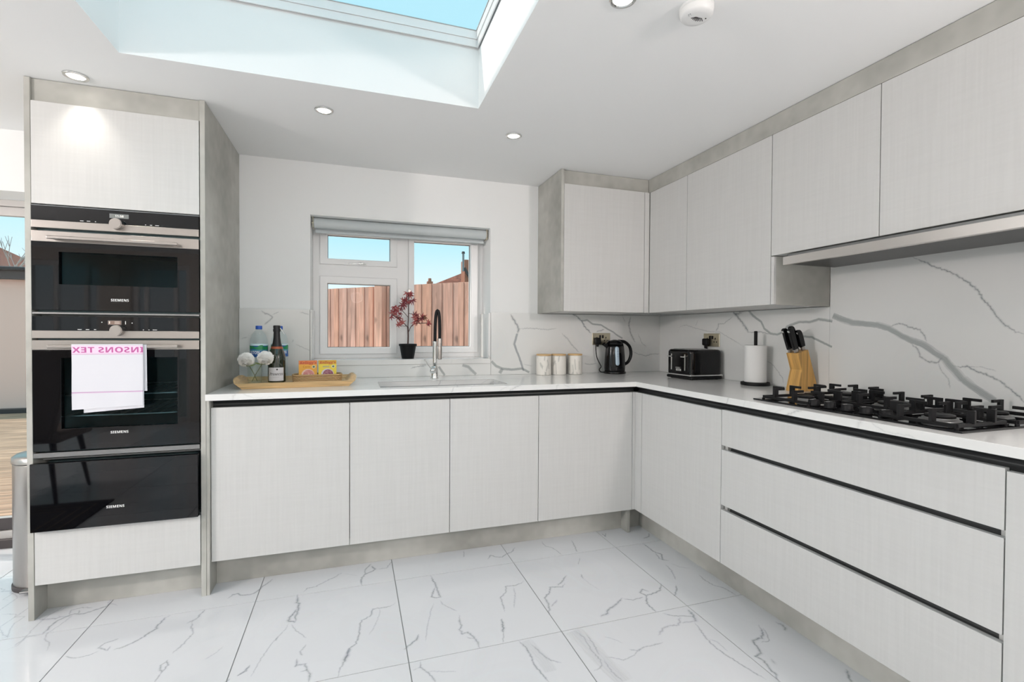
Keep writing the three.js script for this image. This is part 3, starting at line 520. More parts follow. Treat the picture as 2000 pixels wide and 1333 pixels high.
{ // tea towel
  const t = thing('tea_towel', 'white tea towel with pink woven lettering hanging over the oven handle', 'towel', [-3.229, .86, .735]);
  const W = 512, Hh = 720, map = canvas(W, Hh, (g) => {
    g.fillStyle = '#dedee4'; g.fillRect(0, 0, W, Hh); for (let i = 0; i < Hh; i += 3) { g.fillStyle = `rgba(200,200,210,${.1 + .1 * hash(i, 3, 3)})`; g.fillRect(0, i, W, 1); }
    g.fillStyle = '#ecd2e6'; g.fillRect(0, 16, W, 84); g.fillStyle = '#c78cb8'; g.fillRect(0, 102, W, 5); g.fillStyle = '#d4a8c8'; g.fillRect(0, 14, W, 3);
    g.save(); g.translate(W, 0); g.scale(-1, 1); g.fillStyle = '#bd5f9c'; g.font = 'bold 80px sans-serif'; const tw = g.measureText('INSONS TEX').width; g.scale((W + 6) / tw, 1); g.fillText('INSONS TEX', -10, 88); g.restore();
    g.fillStyle = '#c39ac0'; g.fillRect(0, 500, W, 9); g.fillStyle = '#dcb9d6'; g.fillRect(0, 512, W, 3);
  });
  const cloth = std({ map, roughness: .9, side: THREE.DoubleSide }), zc = ZT + .006 + .0355;
  const sheet = (x0, x1, yTop, botL, botR, zo, amp, over) => { // hangs in front of the bar and folds back over it
    const nx = 36, ny = 44, pos = [], uv = [], idx = [], th = .0016, grid = (s) => {
      for (let j = 0; j <= ny; j++) for (let i = 0; i <= nx; i++) {
        const u = i / nx, v = j / ny, x = x0 + (x1 - x0) * u, bot = botL + (botR - botL) * u, fl = over;
        let y, z; const L = (yTop - bot);
        if (v < .14) { const a = v / .14 * Math.PI * .5; y = yTop - .010 + .010 * Math.sin(a) + 0; z = zc + zo - .010 * Math.cos(a) - .001; y = fl ? y : yTop; z = fl ? z : zc + zo; }
        else { const q = (v - .14) / .86; y = yTop - q * L; z = zc + zo + .001 + amp * q * (Math.sin(u * 7 + 1.5) * .6 + Math.sin(u * 15 + q * 3) * .35) - q * .008; }
        pos.push(x + amp * Math.sin(v * 5) * .4, y, z + s * th); uv.push(u, 1 - (y > yTop - 1e-6 ? 0 : (yTop - y) / .285));
      }
    };
    grid(0); grid(-1); const n = (nx + 1) * (ny + 1);
    for (let j = 0; j < ny; j++) for (let i = 0; i < nx; i++) { const a = j * (nx + 1) + i, b = a + 1, c = a + nx + 1, d = c + 1; idx.push(a, c, b, b, c, d, n + a, n + b, n + c, n + b, n + d, n + c); }
    const edge = (a, b) => idx.push(a, b, n + a, b, n + b, n + a);
    for (let i = 0; i < nx; i++) { edge(i, i + 1); edge(ny * (nx + 1) + i, ny * (nx + 1) + i + 1); } for (let j = 0; j < ny; j++) { edge(j * (nx + 1), (j + 1) * (nx + 1)); edge(j * (nx + 1) + nx, (j + 1) * (nx + 1) + nx); }
    const g = new THREE.BufferGeometry(); g.setAttribute('position', new THREE.Float32BufferAttribute(pos, 3)); g.setAttribute('uv', new THREE.Float32BufferAttribute(uv, 2)); g.setIndex(idx); g.computeVertexNormals(); return g;
  };
  part(t, 'front_fold', sheet(-3.352, -3.106, 1.1445, .8735, .884, .0130, .0030, true), cloth);
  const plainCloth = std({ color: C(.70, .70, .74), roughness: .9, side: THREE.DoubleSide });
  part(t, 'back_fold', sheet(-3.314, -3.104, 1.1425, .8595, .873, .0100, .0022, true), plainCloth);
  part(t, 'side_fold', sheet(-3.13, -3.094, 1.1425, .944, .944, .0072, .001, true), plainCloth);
}
// ---- base units
function baseUnit(label, x0, x1, doors, name = 'base_cabinet') {
  const t = thing(name, label, 'base cabinet', [(x0 + x1) / 2, Y0, .35]);
  part(t, 'carcass', [box(x0 + g2, x1 - g2, Y0 + .004, .166, .03, .648), box(x0 + g2, x0 + .018, .166, WB - .053, .03, .648), box(x1 - .018, x1 - g2, .166, WB - .053, .03, .648), box(x0 + .018, x1 - .018, .166, WB - .053, .03, .036)], M.carcass);
  for (const [a, b] of doors) part(t, 'door', box(a + g2, b - g2, Y0, Y1, .6510, ZF, .0012), M.front);
  return t;
}
{ const t = thing('end_panel', 'narrow grey concrete-look end panel beside the oven housing', 'panel', [-2.879, 0, .35]); part(t, 'panel', box(-2.8862, -2.8735, 0, WB - .001, .03, .6865, .001), M.concrete); }
baseUnit('wide white base cabinet door beside the oven housing', -2.8727, -2.2717, [[-2.8727, -2.2717]]);
baseUnit('white two-door base cabinet under the sink', -2.2717, -1.2688, [[-2.2717, -1.7706], [-1.7706, -1.2688]], 'sink_cabinet');
baseUnit('white base cabinet between the sink cabinet and the corner', -1.2688, -.6662, [[-1.2688, -.6662]]);
{ const t = thing('corner_post', 'slim white corner filler post between the two base runs', 'filler', [XF, Y0, ZF]); part(t, 'filler_strip', [box(-.6655, XF - .0005, Y0, Y1, .640, ZF, .0008), box(XF - .0003, XF + .018, Y0, Y1, ZF - .0005 - .02, .7337, .0008)], M.front);
  const p = thing('plinth_return', 'short grey plinth return at the inner corner of the base units', 'plinth', [-.675, 0, .62]); part(p, 'plinth_board', box(-.684, -.6665, .0005, Y0 - .002, .5795, .6505), M.concrete); }
function sideUnit(label, z0, z1, name = 'base_cabinet', cat = 'base cabinet') {
  const t = thing(name, label, cat, [-.33, Y0, (z0 + z1) / 2]);
  part(t, 'carcass', [box(-.622, -.03, Y0 + .004, .166, z0 + g2, z1 - g2), box(-.622, -.03, .166, WB - .053, z0 + g2, z0 + .018), box(-.622, -.03, .166, WB - .053, z1 - .018, z1 - g2), box(-.036, -.03, .166, WB - .053, z0 + .018, z1 - .018)], M.carcass);
  return t;
}
{ const t = sideUnit('white base cabinet door beside the hob drawers at the corner', .7349, 1.3797); part(t, 'door', box(XF, XF + .019, Y0, Y1, .7349 + g2, 1.3797 - g2, .0012), M.front); }
{ const t = sideUnit('wide white three-drawer base unit under the gas hob', 1.3797, 2.397, 'drawer_unit', 'drawers');
  for (const [a, b] of [[.690, .8540], [.4150, .6700], [Y0, .3930]]) part(t, 'drawer_front', box(XF, XF + .019, a, b, 1.3797 + g2, 2.397 - g2, .0012), M.front);
  for (const [a, b] of [[.670, .690], [.393, .415]]) part(t, 'finger_rail', railZ(XF + .0165, a - .022, b + .020, 1.3797 + .012, 2.397 - .004), M.rail, 'black recessed finger rail'); }
{ const t = sideUnit('white base cabinet at the far side of the hob drawers', 2.397, 2.997); part(t, 'door', box(XF, XF + .019, Y0, Y1 - .004, 2.397 + g2, 2.997 - g2, .0012), M.front); }
function railZ(x, y0, y1, z0, z1) { // a concave C-shaped aluminium profile along z
  const s = [], n = 10, d = .026; for (let i = 0; i <= n; i++) { const a = i / n; s.push([x + .004 + d * Math.sin(a * Math.PI) * .8, y0 + (y1 - y0) * a]); } for (let i = n; i >= 0; i--) { const a = i / n; s.push([x + .0065 + d * Math.sin(a * Math.PI) * .8, y0 + (y1 - y0) * a]); }
  return plain(slab(s, [], z0, z1));
}
{ // handle rail under the worktop, one per run
  const prof = (sgn) => { const s = [], n = 12; const q = (a) => [.030 * Math.sin(Math.PI * Math.min(1, a)) * .9, .838 + (WB - .0005 - .838) * a]; for (let i = 0; i <= n; i++) { const [d, y] = q(i / n); s.push([-d, y]); } for (let i = n; i >= 0; i--) { const [d, y] = q(i / n); s.push([-d - .0025, y]); } return s; };
  const a = thing('handle_rail', 'black recessed handle rail under the worktop along the sink run', 'handle rail', [-1.75, .838, .62]);
  part(a, 'profile', slabX(prof().map(([d, y]) => [.649 + d, y]), [], -2.8725, -.632), M.rail);
  const b = thing('handle_rail', 'black recessed handle rail under the worktop along the hob run', 'handle rail', [-.6, .838, 1.8]);
  part(b, 'profile', slab(prof().map(([d, y]) => [-.6237 - d, y]), [], .628, 2.997), M.rail);
}
{ const a = thing('plinth', 'grey concrete-look plinth under the sink run', 'plinth', [-1.75, 0, .57]); part(a, 'plinth_board', box(-2.8725, -.5545, .0005, Y0 - .004, .562, .5789), M.concrete);
  const b = thing('plinth', 'grey concrete-look plinth under the hob run', 'plinth', [-.545, 0, 1.8]); part(b, 'plinth_board', box(-.5535, -.537, .0005, Y0 - .004, .5795, 2.997), M.concrete); }
const SINK = { x0: -2.125, x1: -1.430, z0: .312, z1: .612 };
{ // worktop
  const t = thing('worktop', 'white marble-effect L-shaped worktop with an undermount sink cut-out', 'worktop', [-1.44, WB, .35]);
  const L = [[-2.8860, .0008], [-.0008, .0008], [-.0008, 3.0], [-.6641, 3.0], [-.6641, .7025], [-2.8860, .7025]];
  part(t, 'stone_slab', slabY(L, [rect(SINK.x0, SINK.x1, SINK.z0, SINK.z1)], WB, TOP, .002), M.stone);
  const s = thing('kitchen_sink', 'stainless steel undermount sink set into the worktop', 'sink', [(SINK.x0 + SINK.x1) / 2, .70, .46]);
  const o = .006, { x0, x1, z0, z1 } = SINK;
  part(s, 'bowl', [box(x0 - o, x1 + o, .698, .700, z0 - o, z1 + o), box(x0 - o - .0015, x0 - o, .70, WB - .001, z0 - o, z1 + o), box(x1 + o, x1 + o + .0015, .70, WB - .001, z0 - o, z1 + o), box(x0 - o, x1 + o, .70, WB - .001, z0 - o - .0015, z0 - o), box(x0 - o, x1 + o, .70, WB - .001, z1 + o, z1 + o + .0015)], M.steelDark);  // darker steel here puts the shade inside the bowl into its colour
  part(s, 'drain', [lathe([[.0, .702], [.028, .702], [.040, .704], [.044, .7005]], -1.78, 0, .46, 32)], M.chrome);
}
// ---- wall units
const ZU = .3986, XU = -.3764, UB = 1.3408, UT = 2.1439, HB = 1.5693;
{ const t = thing('wall_cabinet', 'white wall cabinet with a grey concrete-look end panel above the canisters', 'wall cabinet', [-.7, UB, .2]);
  part(t, 'end_panel', box(-1.0197, -1.0005, UB, H - .002, .001, ZU + .001, .001), M.concrete);
  part(t, 'carcass', [box(-1.0, -.3905, UB + .002, UB + .020, .0008, .378), box(-1.0, -.3905, UT - .02, UT, .0008, .378), box(-.412, -.394, UB + .02, UT - .02, .0008, .378)], M.front);
  part(t, 'door', box(-.9990, -.4165, UB + .002, UT - .001, .379, ZU, .0012), M.front);
  part(t, 'corner_filler', box(-.4135, XU - .0005, UB + .002, UT - .001, .379, ZU - .001, .0012), M.front); }
const upper = (label, z0, z1, y0, shift = 0) => { const t = thing('wall_cabinet', label, 'wall cabinet', [-.19, y0, (z0 + z1) / 2]);
  part(t, 'carcass', [box(-.356, -.021, y0 + .002, y0 + .02, z0 + .0005, z1 - .0005), box(-.356, -.021, y0 + .02, UT, z0 + .0005, z0 + .018), box(-.356, -.021, y0 + .02, UT, z1 - .018, z1 - .0005), box(-.356, -.021, UT - .018, UT - .001, z0 + .018, z1 - .018)], M.front);
  part(t, 'door', box(XU, XU + .019, y0 + .002, UT - .001, z0 + g2 + shift, z1 - g2, .0012), M.front); return t; };
upper('narrow white wall cabinet door at the inner corner above the toaster', .4005, .7793, UB);
upper('white wall cabinet above the paper roll beside the hood cabinets', .7793, 1.3875, UB);
{ const t = thing('end_panel', 'grey concrete-look end panel of the wall cabinets beside the hood', 'panel', [-.19, UB, 1.398]);
  part(t, 'panel', box(-.3615, -.0205, UB, HB + .0008, 1.3885, 1.4065, .0008), M.concrete); part(t, 'edging', box(XU, -.362, UB + .002, HB - .001, 1.3895, 1.4063, .0008), M.front, 'white front edging'); }
upper('white short hood cabinet door beside the tall wall cabinet', 1.3885, 1.8825, HB + .001);
upper('white short hood cabinet door over the right side of the hob', 1.8825, 2.3765, HB + .001);
upper('white wall cabinet beyond the extractor hood', 2.3775, 2.997, UB);
{ const a = thing('cornice_board', 'grey concrete-look infill board above the corner wall cabinet', 'infill board', [-.7, UT, .38]); part(a, 'board', box(-1.0003, -.3755, UT + .0008, H - .002, .362, .3805, .0008), M.concrete);
  const b = thing('cornice_board', 'long grey concrete-look infill board above the hob wall cabinets', 'infill board', [-.36, UT, 1.7]); part(b, 'board', box(-.3750, -.357, UT + .0008, H - .002, .3815, 2.997, .0008), M.concrete); }
{ // extractor
  const t = thing('extractor_hood', 'slim stainless steel pull-out extractor hood under the wall cabinets', 'extractor hood', [-.22, 1.5165, 1.93]);
  part(t, 'hood_body', box(-.372, -.085, 1.5225, 1.5680, 1.479, 2.376, .001), M.steelDark);
  part(t, 'front_strip', box(-.402, -.386, 1.5160, 1.5525, 1.4790, 2.376, .0015), M.hoodSteel, 'brushed steel front strip');
  part(t, 'tray_edge', box(-.386, -.372, 1.5175, 1.5235, 1.479, 2.376), M.steel);
  const mesh = []; for (let i = 0; i < 36; i++) mesh.push(box(-.366 + i * .0076, -.3626 + i * .0076, 1.5190, 1.5225, 1.487, 2.368));
  part(t, 'grease_filter', mesh, M.steelDark, 'ribbed metal grease filter');
}
// ---------------------------------------------------------------- hob
{
  const t = thing('gas_hob', 'black glass five-burner gas hob with cast-iron pan supports', 'hob', [-.345, TOP, 1.8975]), y = TOP + .0065;
  part(t, 'glass_plate', box(-.601, -.095, TOP + .0003, y, 1.5184, 2.2767, .0012), M.black);
  const burners = [[-.460, 1.655, .036], [-.205, 1.640, .046], [-.300, 1.8975, .062], [-.460, 2.140, .046], [-.205, 2.155, .036]];
  for (const [x, z, r] of burners) {
    const b = part(t, 'burner', lathe([[0, .014], [r * .9, .014], [r, .012], [r, .008], [r + .008, .006], [r + .010, 0], [0, 0]], x, y, z, 40), M.steelDark, 'round gas burner');
    part(b, 'burner_cap', lathe([[0, .024], [r * .70, .024], [r * .82, .0225], [r * .85, .019], [r * .85, .015], [0, .015]], x, y, z, 40), M.iron);
  }
  // pan supports: low frames with upright fingers that reach over the burner
  for (const [x, z, r] of burners) {
    const s = r > .05 ? .118 : .108, bars = [], yb = y + .004, yt = y + .052;
    const sx = r > .05 ? .115 : .113;
    bars.push(box(x - sx, x + sx, yb, yb + .011, z - s - .005, z - s + .005, .001), box(x - sx, x + sx, yb, yb + .011, z + s - .005, z + s + .005, .001), box(x - sx - .005, x - sx + .005, yb, yb + .011, z - s, z + s, .001), box(x + sx - .005, x + sx + .005, yb, yb + .011, z - s, z + s, .001));
    for (const [dx, dz] of [[-1, -1], [1, -1], [-1, 1], [1, 1]]) bars.push(cyl(.006, .006, .0045, x + dx * sx, y, z + dz * s, 10));
    for (const q of [-.42, .42]) for (const e of [-1, 1]) {
      bars.push(box(x + q * sx - .0045, x + q * sx + .0045, yb + .009, yt, z + e * s - .011, z + e * s + .011, .001));   // upright on the z sides
      bars.push(box(x + q * sx - .0038, x + q * sx + .0038, yt - .010, yt, Math.min(z + e * s, z + e * s * .60), Math.max(z + e * s, z + e * s * .60), .001));
      bars.push(box(x + e * sx - .011, x + e * sx + .011, yb + .009, yt, z + q * s - .0045, z + q * s + .0045, .001));
      bars.push(box(Math.min(x + e * sx, x + e * sx * .60), Math.max(x + e * sx, x + e * sx * .60), yt - .010, yt, z + q * s - .0038, z + q * s + .0038, .001));
    }
    part(t, 'pan_support', bars, M.iron, 'black cast-iron pan support');
  }
  for (const z of [1.765, 1.832, 1.899, 1.966, 2.033]) {
    const k = part(t, 'knob', [lathe([[0, .024], [.0165, .024], [.0185, .022], [.0195, .004], [.0225, .003], [.0225, 0], [0, 0]], -.548, y, z, 32)], M.matt, 'black gas control knob');
    part(k, 'pointer', box(-.567, -.549, y + .024, y + .0246, z - .0008, z + .0008), M.ink);
  }
}
// ---------------------------------------------------------------- tap
{
  const x = -1.7725, z = .170, t = thing('kitchen_tap', 'chrome kitchen tap with a black arched hose spout behind the sink', 'tap', [x, TOP, z]);
  part(t, 'base', lathe([[0, .0], [.026, 0], [.026, .004], [.0215, .006], [.0215, .034], [.0205, .036], [.020, .075], [0, .075]], x, TOP, z, 36), M.chrome);
  part(t, 'mixer_ball', new THREE.SphereGeometry(.021, 28, 20).translate(x - .012, TOP + .050, z + .014), M.chrome);
  part(t, 'lever', [bar([x - .022, TOP + .058, z + .018], [x - .066, TOP + .118, z + .024], .0042, .0034, 12)], M.chrome);
  part(t, 'column', lathe([[0, .074], [.0135, .074], [.0135, .224], [.015, .225], [.015, .232], [0, .232]], x + .002, TOP, z, 28), M.chrome);
  const R = .0205, cx = x + .002, arc = []; const hx = .028, hz = .012; // the spout swings a little to the front right
  for (let i = 0; i <= 28; i++) { const a = Math.PI * i / 28, q = (1 - Math.cos(a)) / 2; arc.push(V(cx + hx * q, TOP + .232 + .186 * Math.pow(Math.sin(a), .62) - .0 + .012 * q, z + hz * q)); }
  part(t, 'hose', tube(arc, .0098, 64, 14), M.matt, 'matt black spring hose');
  part(t, 'spray_head', lathe([[0, .0], [.0115, 0], [.0135, .004], [.0138, .070], [.0125, .074], [.0125, .080], [.0138, .084], [.0132, .128], [.011, .132], [0, .132]], cx + hx, TOP + .119, z + hz, 28), M.steel, 'brushed steel pull-out head');
}
// ---------------------------------------------------------------- potted maple on the sill
{
  const x = -1.911, z = -.075, y = 1.0305, t = thing('potted_maple', 'small red-leaved maple sapling in a black pot on the window sill', 'plant', [x, y, z]);
  part(t, 'pot', lathe([[0, .002], [.038, 0], [.040, .004], [.0535, .082], [.0585, .083], [.059, .096], [.0545, .097], [.052, .086], [0, .086]], x, y, z, 40), M.matt, 'black plastic plant pot');
  part(t, 'soil', lathe([[0, .088], [.030, .0885], [.0515, .087]], x, y, z, 24), std({ color: C(.05, .035, .025), roughness: 1 }));
  const bark = std({ color: C(.075, .035, .03), roughness: .7 }), B = (p, r) => tube(p.map(([a, b, c]) => [x + a, y + b, z + c]), r, 20, 6);
  const limbs = [
    [[[0, .085, 0], [.002, .15, .002], [0, .21, 0]], .0052], [[[0, .205, 0], [.004, .29, .004], [.004, .37, 0], [.006, .425, .004]], .003],
    [[[0, .205, 0], [-.03, .235, .012], [-.062, .262, .02], [-.10, .285, .03]], .0026], [[[.002, .17, 0], [.022, .215, .01], [.05, .232, .02], [.125, .236, .035]], .0024],
    [[[.004, .27, 0], [-.02, .30, -.01], [-.05, .33, -.012]], .002], [[[.05, .232, .02], [.075, .262, .01], [.10, .272, 0]], .0018], [[[.004, .30, .002], [.03, .292, .02], [.055, .284, .03]], .0016], [[[-.062, .262, .02], [-.06, .30, .03], [-.085, .325, .03]], .0016], [[[-.012, .215, .004], [-.03, .215, .03], [-.055, .222, .045]], .0016]];
  for (const [p, r] of limbs) part(t, 'branch', B(p, r), bark);
  const s = new THREE.Shape(); const lobes = 5; s.moveTo(0, 0);
  for (let i = 0; i < lobes; i++) { const a = (i / (lobes - 1) - .5) * 3.5, L = [.62, .88, 1, .88, .62][i] * .042, w = .17, px = Math.sin(a) * L, py = Math.cos(a) * L, m = .5; s.quadraticCurveTo(Math.sin(a - w * 1.6) * L * m, Math.cos(a - w * 1.6) * L * m, px, py); const b = a + .437; s.quadraticCurveTo(Math.sin(a + w * 1.6) * L * m, Math.cos(a + w * 1.6) * L * m, Math.sin(b) * .010, Math.cos(b) * .010); }
  const leaf = plain(new THREE.ExtrudeGeometry(s, { depth: .0005, bevelEnabled: false, curveSegments: 4 })); { const p = leaf.attributes.position; for (let i = 0; i < p.count; i++) p.setZ(i, p.getZ(i) - 6 * (p.getX(i) ** 2 + p.getY(i) ** 2)); leaf.computeVertexNormals(); }
  const cols = [C(.42, .06, .07), C(.55, .13, .12), C(.28, .04, .06), C(.60, .22, .20), C(.32, .16, .09)].map((c) => phy({ color: c, roughness: .7, transmission: .35, thickness: 0, side: THREE.DoubleSide }));
  const spots = [[-.10, .285, .03, 5], [-.05, .33, -.01, 4], [-.085, .325, .03, 3], [-.06, .30, .03, 3], [-.062, .262, .02, 3], [-.055, .222, .045, 4], [.006, .425, .004, 4], [.004, .38, 0, 3], [-.03, .385, .01, 4], [.03, .395, .01, 3], [.10, .272, 0, 5], [.125, .236, .035, 3], [.075, .265, .01, 4], [.055, .284, .03, 4], [-.02, .35, 0, 3], [.045, .25, .03, 2]];
  for (const [a, b, c, n] of spots) for (let i = 0; i < n; i++) {
    const m = local(t, 'leaf', leaf, cols[Math.floor(rr(0, 3.2)) + (a > .04 ? Math.floor(rr(0, 1.9)) : 0)]); m.position.set(a + rr(-.016, .016), b + rr(-.014, .016), c + rr(-.014, .014)); m.rotation.set(rr(-.7, .5), rr(-.6, .6), rr(1.6, 4.7) + (rnd() < .3 ? 2.5 : 0)); m.scale.setScalar(rr(.6, 1.0));
  }
}
// ---------------------------------------------------------------- canisters
{
  const print = canvas(512, 384, (g, w, h) => { g.fillStyle = '#ebe8e1'; g.fillRect(0, 0, w, h); for (let i = 0; i < 70; i++) { const x = rr(0, w), y = rr(60, h - 14), q = rr(.5, 1), a = rr(0, 6.3); g.save(); g.translate(x, y); g.rotate(a); g.strokeStyle = `rgba(90,98,92,${.5 * q})`; g.lineWidth = 1.6; g.beginPath(); g.moveTo(-22 * q, 0); g.lineTo(22 * q, 0); for (let k = -3; k <= 3; k++) { g.moveTo(k * 6 * q, 0); g.lineTo(k * 6 * q + 6, 8 * q); g.moveTo(k * 6 * q, 0); g.lineTo(k * 6 * q + 6, -8 * q); } g.stroke(); g.restore(); } });
  const body = std({ map: print, roughness: .3 });
  const spots = [[-1.012, .105, 'white leaf-print canister with wooden lid nearest the sink'], [-.899, .100, 'white leaf-print canister with wooden lid in the middle of the three'], [-.772, .095, 'white leaf-print canister with wooden lid nearest the kettle']];
  spots.forEach(([x, z, label], i) => {
    const t = thing('storage_canister', label, 'canister', [x, TOP, z], 'three storage canisters beside the kettle');
    local(t, 'jar', lathe([[0, 0], [.049, 0], [.0515, .003], [.0515, .128], [.050, .131], [.046, .132], [0, .132]], 0, .0003, 0, 44).rotateY(i * 2.1 + .4), body);
    local(t, 'lid', lathe([[0, .1325], [.0505, .1325], [.051, .134], [.051, .1415], [.050, .143], [0, .143]], 0, 0, 0, 44), M.lid, 'pale wooden lid');
  });
}
// ---------------------------------------------------------------- kettle
{
  const x = -.472, z = .125, t = thing('electric_kettle', 'glossy black jug kettle with a clear water gauge', 'kettle', [x, TOP, z]);
  part(t, 'power_base', lathe([[0, 0], [.078, 0], [.080, .004], [.079, .016], [.074, .018], [0, .018]], x, TOP + .0003, z, 44), M.gloss);
  const ell = (p) => lathe(p, 0, 0, 0, 48).scale(1, 1, .86).translate(x, TOP, z);
  part(t, 'jug', ell([[0, .0185], [.072, .0185], [.0755, .022], [.0765, .05], [.074, .12], [.067, .19], [.063, .205], [0, .205]]), M.gloss);
  part(t, 'lid', ell([[0, .243], [.012, .243], [.040, .236], [.058, .222], [.0635, .2055], [0, .2055]]), M.gloss);
  part(t, 'spout', (() => { const g = new THREE.CylinderGeometry(.032, .012, .055, 20, 1); g.scale(1, 1, .7).rotateZ(.62).translate(x - .058, TOP + .200, z); return plain(g); })(), M.gloss);
  part(t, 'handle', tube([[x + .028, TOP + .232, z], [x + .080, TOP + .226, z], [x + .122, TOP + .190, z], [x + .132, TOP + .135, z], [x + .112, TOP + .085, z], [x + .072, TOP + .060, z]], .0115, 48, 14), M.gloss);
  part(t, 'water_gauge', (() => { const g = new THREE.CapsuleGeometry(.0155, .105, 8, 20); g.scale(1, 1, .5).rotateX(-.09).rotateY(.0).translate(x - .014, TOP + .128, z + .0585); return plain(g); })(), phy({ color: C(.42, .55, .66), roughness: .15, clearcoat: 1 }), 'pale blue water gauge window');
  part(t, 'gauge_marks', [0, 1, 2, 3, 4].map((i) => box(x - .020, x - .009, TOP + .088 + i * .018, TOP + .0895 + i * .018, z + .0645 + .0008 - Math.abs(i - 2) * .0004, z + .0668 - .0001 * i)), M.dark);
  part(t, 'power_cord', tube([[x - .110, TOP + .235, .045], [x - .112, TOP + .17, .050], [x - .106, TOP + .11, .058], [x - .085, TOP + .06, .070], [x - .080, TOP + .045, .072], [x - .098, TOP + .028, .080], [x - .095, TOP + .012, .090], [x - .076, TOP + .009, .105]], .0036, 60, 8), M.matt, 'black power cord');
}
// ---------------------------------------------------------------- sockets
function socket(label, place, turn, plugLabel) {
  const t = thing('wall_socket', label, 'socket', place, 'double wall sockets'); t.rotation.y = turn;
  local(t, 'face_plate', box(-.0735, .0735, -.043, .043, .0003, .0065, .0025, 2), M.brass, 'brushed metal face plate');
  for (const s of [-1, 1]) {
    local(t, 'outlet', [box(s * .037 - .0035, s * .037 + .0035, .004, .015, .0066, .0072), box(s * .037 - .0145, s * .037 - .0075, -.016, -.008, .0066, .0072), box(s * .037 + .0075, s * .037 + .0145, -.016, -.008, .0066, .0072)], M.black);
    local(t, 'rocker_switch', box(s * .011 - .0065, s * .011 + .0065, .006, .028, .0066, .0105, .0015), M.matt, 'black rocker switch');
  }
  local(t, 'screw', [cyl(.003, .003, .001, -.030, .0, .0068, 12, 'z'), cyl(.003, .003, .001, .030, 0, .0068, 12, 'z')], M.steelDark);
  const p = thing('mains_plug', plugLabel, 'plug', place, 'black mains plugs'); p.rotation.y = turn;
  local(p, 'plug_body', [box(-.060, -.014, -.036, .010, .0075, .034, .009, 3), box(-.045, -.029, -.056, -.03, .012, .026, .004)], M.matt);
}
socket('brass double socket on the splashback behind the kettle', [-.527, 1.1633, .0202], 0, 'black mains plug in the socket behind the kettle');
socket('brass double socket on the splashback behind the toaster', [-.0202, 1.1637, .5866], -Math.PI / 2, 'black mains plug in the socket behind the toaster');
// ---------------------------------------------------------------- toaster
{
  const x0 = -.2875, x1 = -.040, z0 = .469, z1 = .7137, h = .188, t = thing('toaster', 'glossy black four-slice toaster with chrome trim', 'toaster', [-.164, TOP, .59]);
  const cx = (x0 + x1) / 2, cz = (z0 + z1) / 2;
  part(t, 'base', box(x0 + .001, x1 - .001, TOP + .003, TOP + .0215, z0 + .001, z1 - .001, .009, 3), M.matt);
  part(t, 'foot', [[x0 + .03, z0 + .03], [x1 - .03, z0 + .03], [x0 + .03, z1 - .03], [x1 - .03, z1 - .03]].map(([a, b]) => cyl(.01, .01, .004, a, TOP, b, 16)), M.matt);
  part(t, 'trim_band', box(x0 - .0005, x1 + .0005, TOP + .022, TOP + .033, z0 - .0005, z1 + .0005, .012, 3), M.chrome, 'chrome trim band');
  const r = (x, y, w, hh, q) => { const s = new THREE.Shape(); s.moveTo(x + q, y); s.lineTo(x + w - q, y); s.quadraticCurveTo(x + w, y, x + w, y + q); s.lineTo(x + w, y + hh - q); s.quadraticCurveTo(x + w, y + hh, x + w - q, y + hh); s.lineTo(x + q, y + hh); s.quadraticCurveTo(x, y + hh, x, y + hh - q); s.lineTo(x, y + q); s.quadraticCurveTo(x, y, x + q, y); return s; };
  const bd = new THREE.ExtrudeGeometry(r(x0 + .022, -z1 + .022, x1 - x0 - .044, z1 - z0 - .044, .016), { depth: h - .012 - .044, bevelEnabled: true, bevelThickness: .022, bevelSize: .022, bevelSegments: 6, curveSegments: 8 }).rotateX(-Math.PI / 2).translate(0, TOP + .012 + .022, 0);
  part(t, 'body', plain(bd), M.gloss);
  part(t, 'slot_surround', [box(x0 + .035, x1 - .035, TOP + h - .0004, TOP + h + .0022, cz - .092, cz - .016, .001), box(x0 + .035, x1 - .035, TOP + h - .0004, TOP + h + .0022, cz + .016, cz + .092, .001)], M.chrome);
  part(t, 'slot_shade_strip', [-.076, -.034, .034, .076].map((d) => box(x0 + .045, x1 - .045, TOP + h + .0022, TOP + h + .0027, cz + d - .013, cz + d + .013)), M.steelDark);  // dark strips laid on top stand in for the shaded slot openings
  for (const s of [-1, 1]) {
    part(t, 'lever_track', box(x0 - .0008, x0 + .002, TOP + .055, TOP + .158, cz + s * .066 - .005, cz + s * .066 + .005, .001), M.chrome);
    part(t, 'lever', [box(x0 - .020, x0 - .001, TOP + .138, TOP + .146, cz + s * .066 - .020, cz + s * .066 + .020, .003, 2)], M.chrome, 'chrome push-down lever');
  }
  part(t, 'badge', fuv(box(x0 - .0012, x0 + .001, TOP + .050, TOP + .078, cz - .035, cz + .035), (x, y, z) => [(z - cz + .035) / .07, (y - TOP - .05) / .028]), std({ roughness: .3, map: canvas(280, 112, (g, w, h) => { g.fillStyle = '#0c0c0d'; g.fillRect(0, 0, w, h); g.fillStyle = '#c9c9c6'; g.font = 'bold 44px sans-serif'; g.textAlign = 'center'; g.fillText('RUSSELL', w / 2, 44, w - 20); g.fillRect(70, 56, 200, 50); g.fillStyle = '#101010'; g.fillText('Hobbs', 170, 98, 180); }) }));
  part(t, 'power_cord', tube([[-.034, TOP + .155, .550], [-.030, TOP + .19, .5495], [-.036, TOP + .215, .5496]], .0036, 20, 8), M.matt, 'black power cord');
}
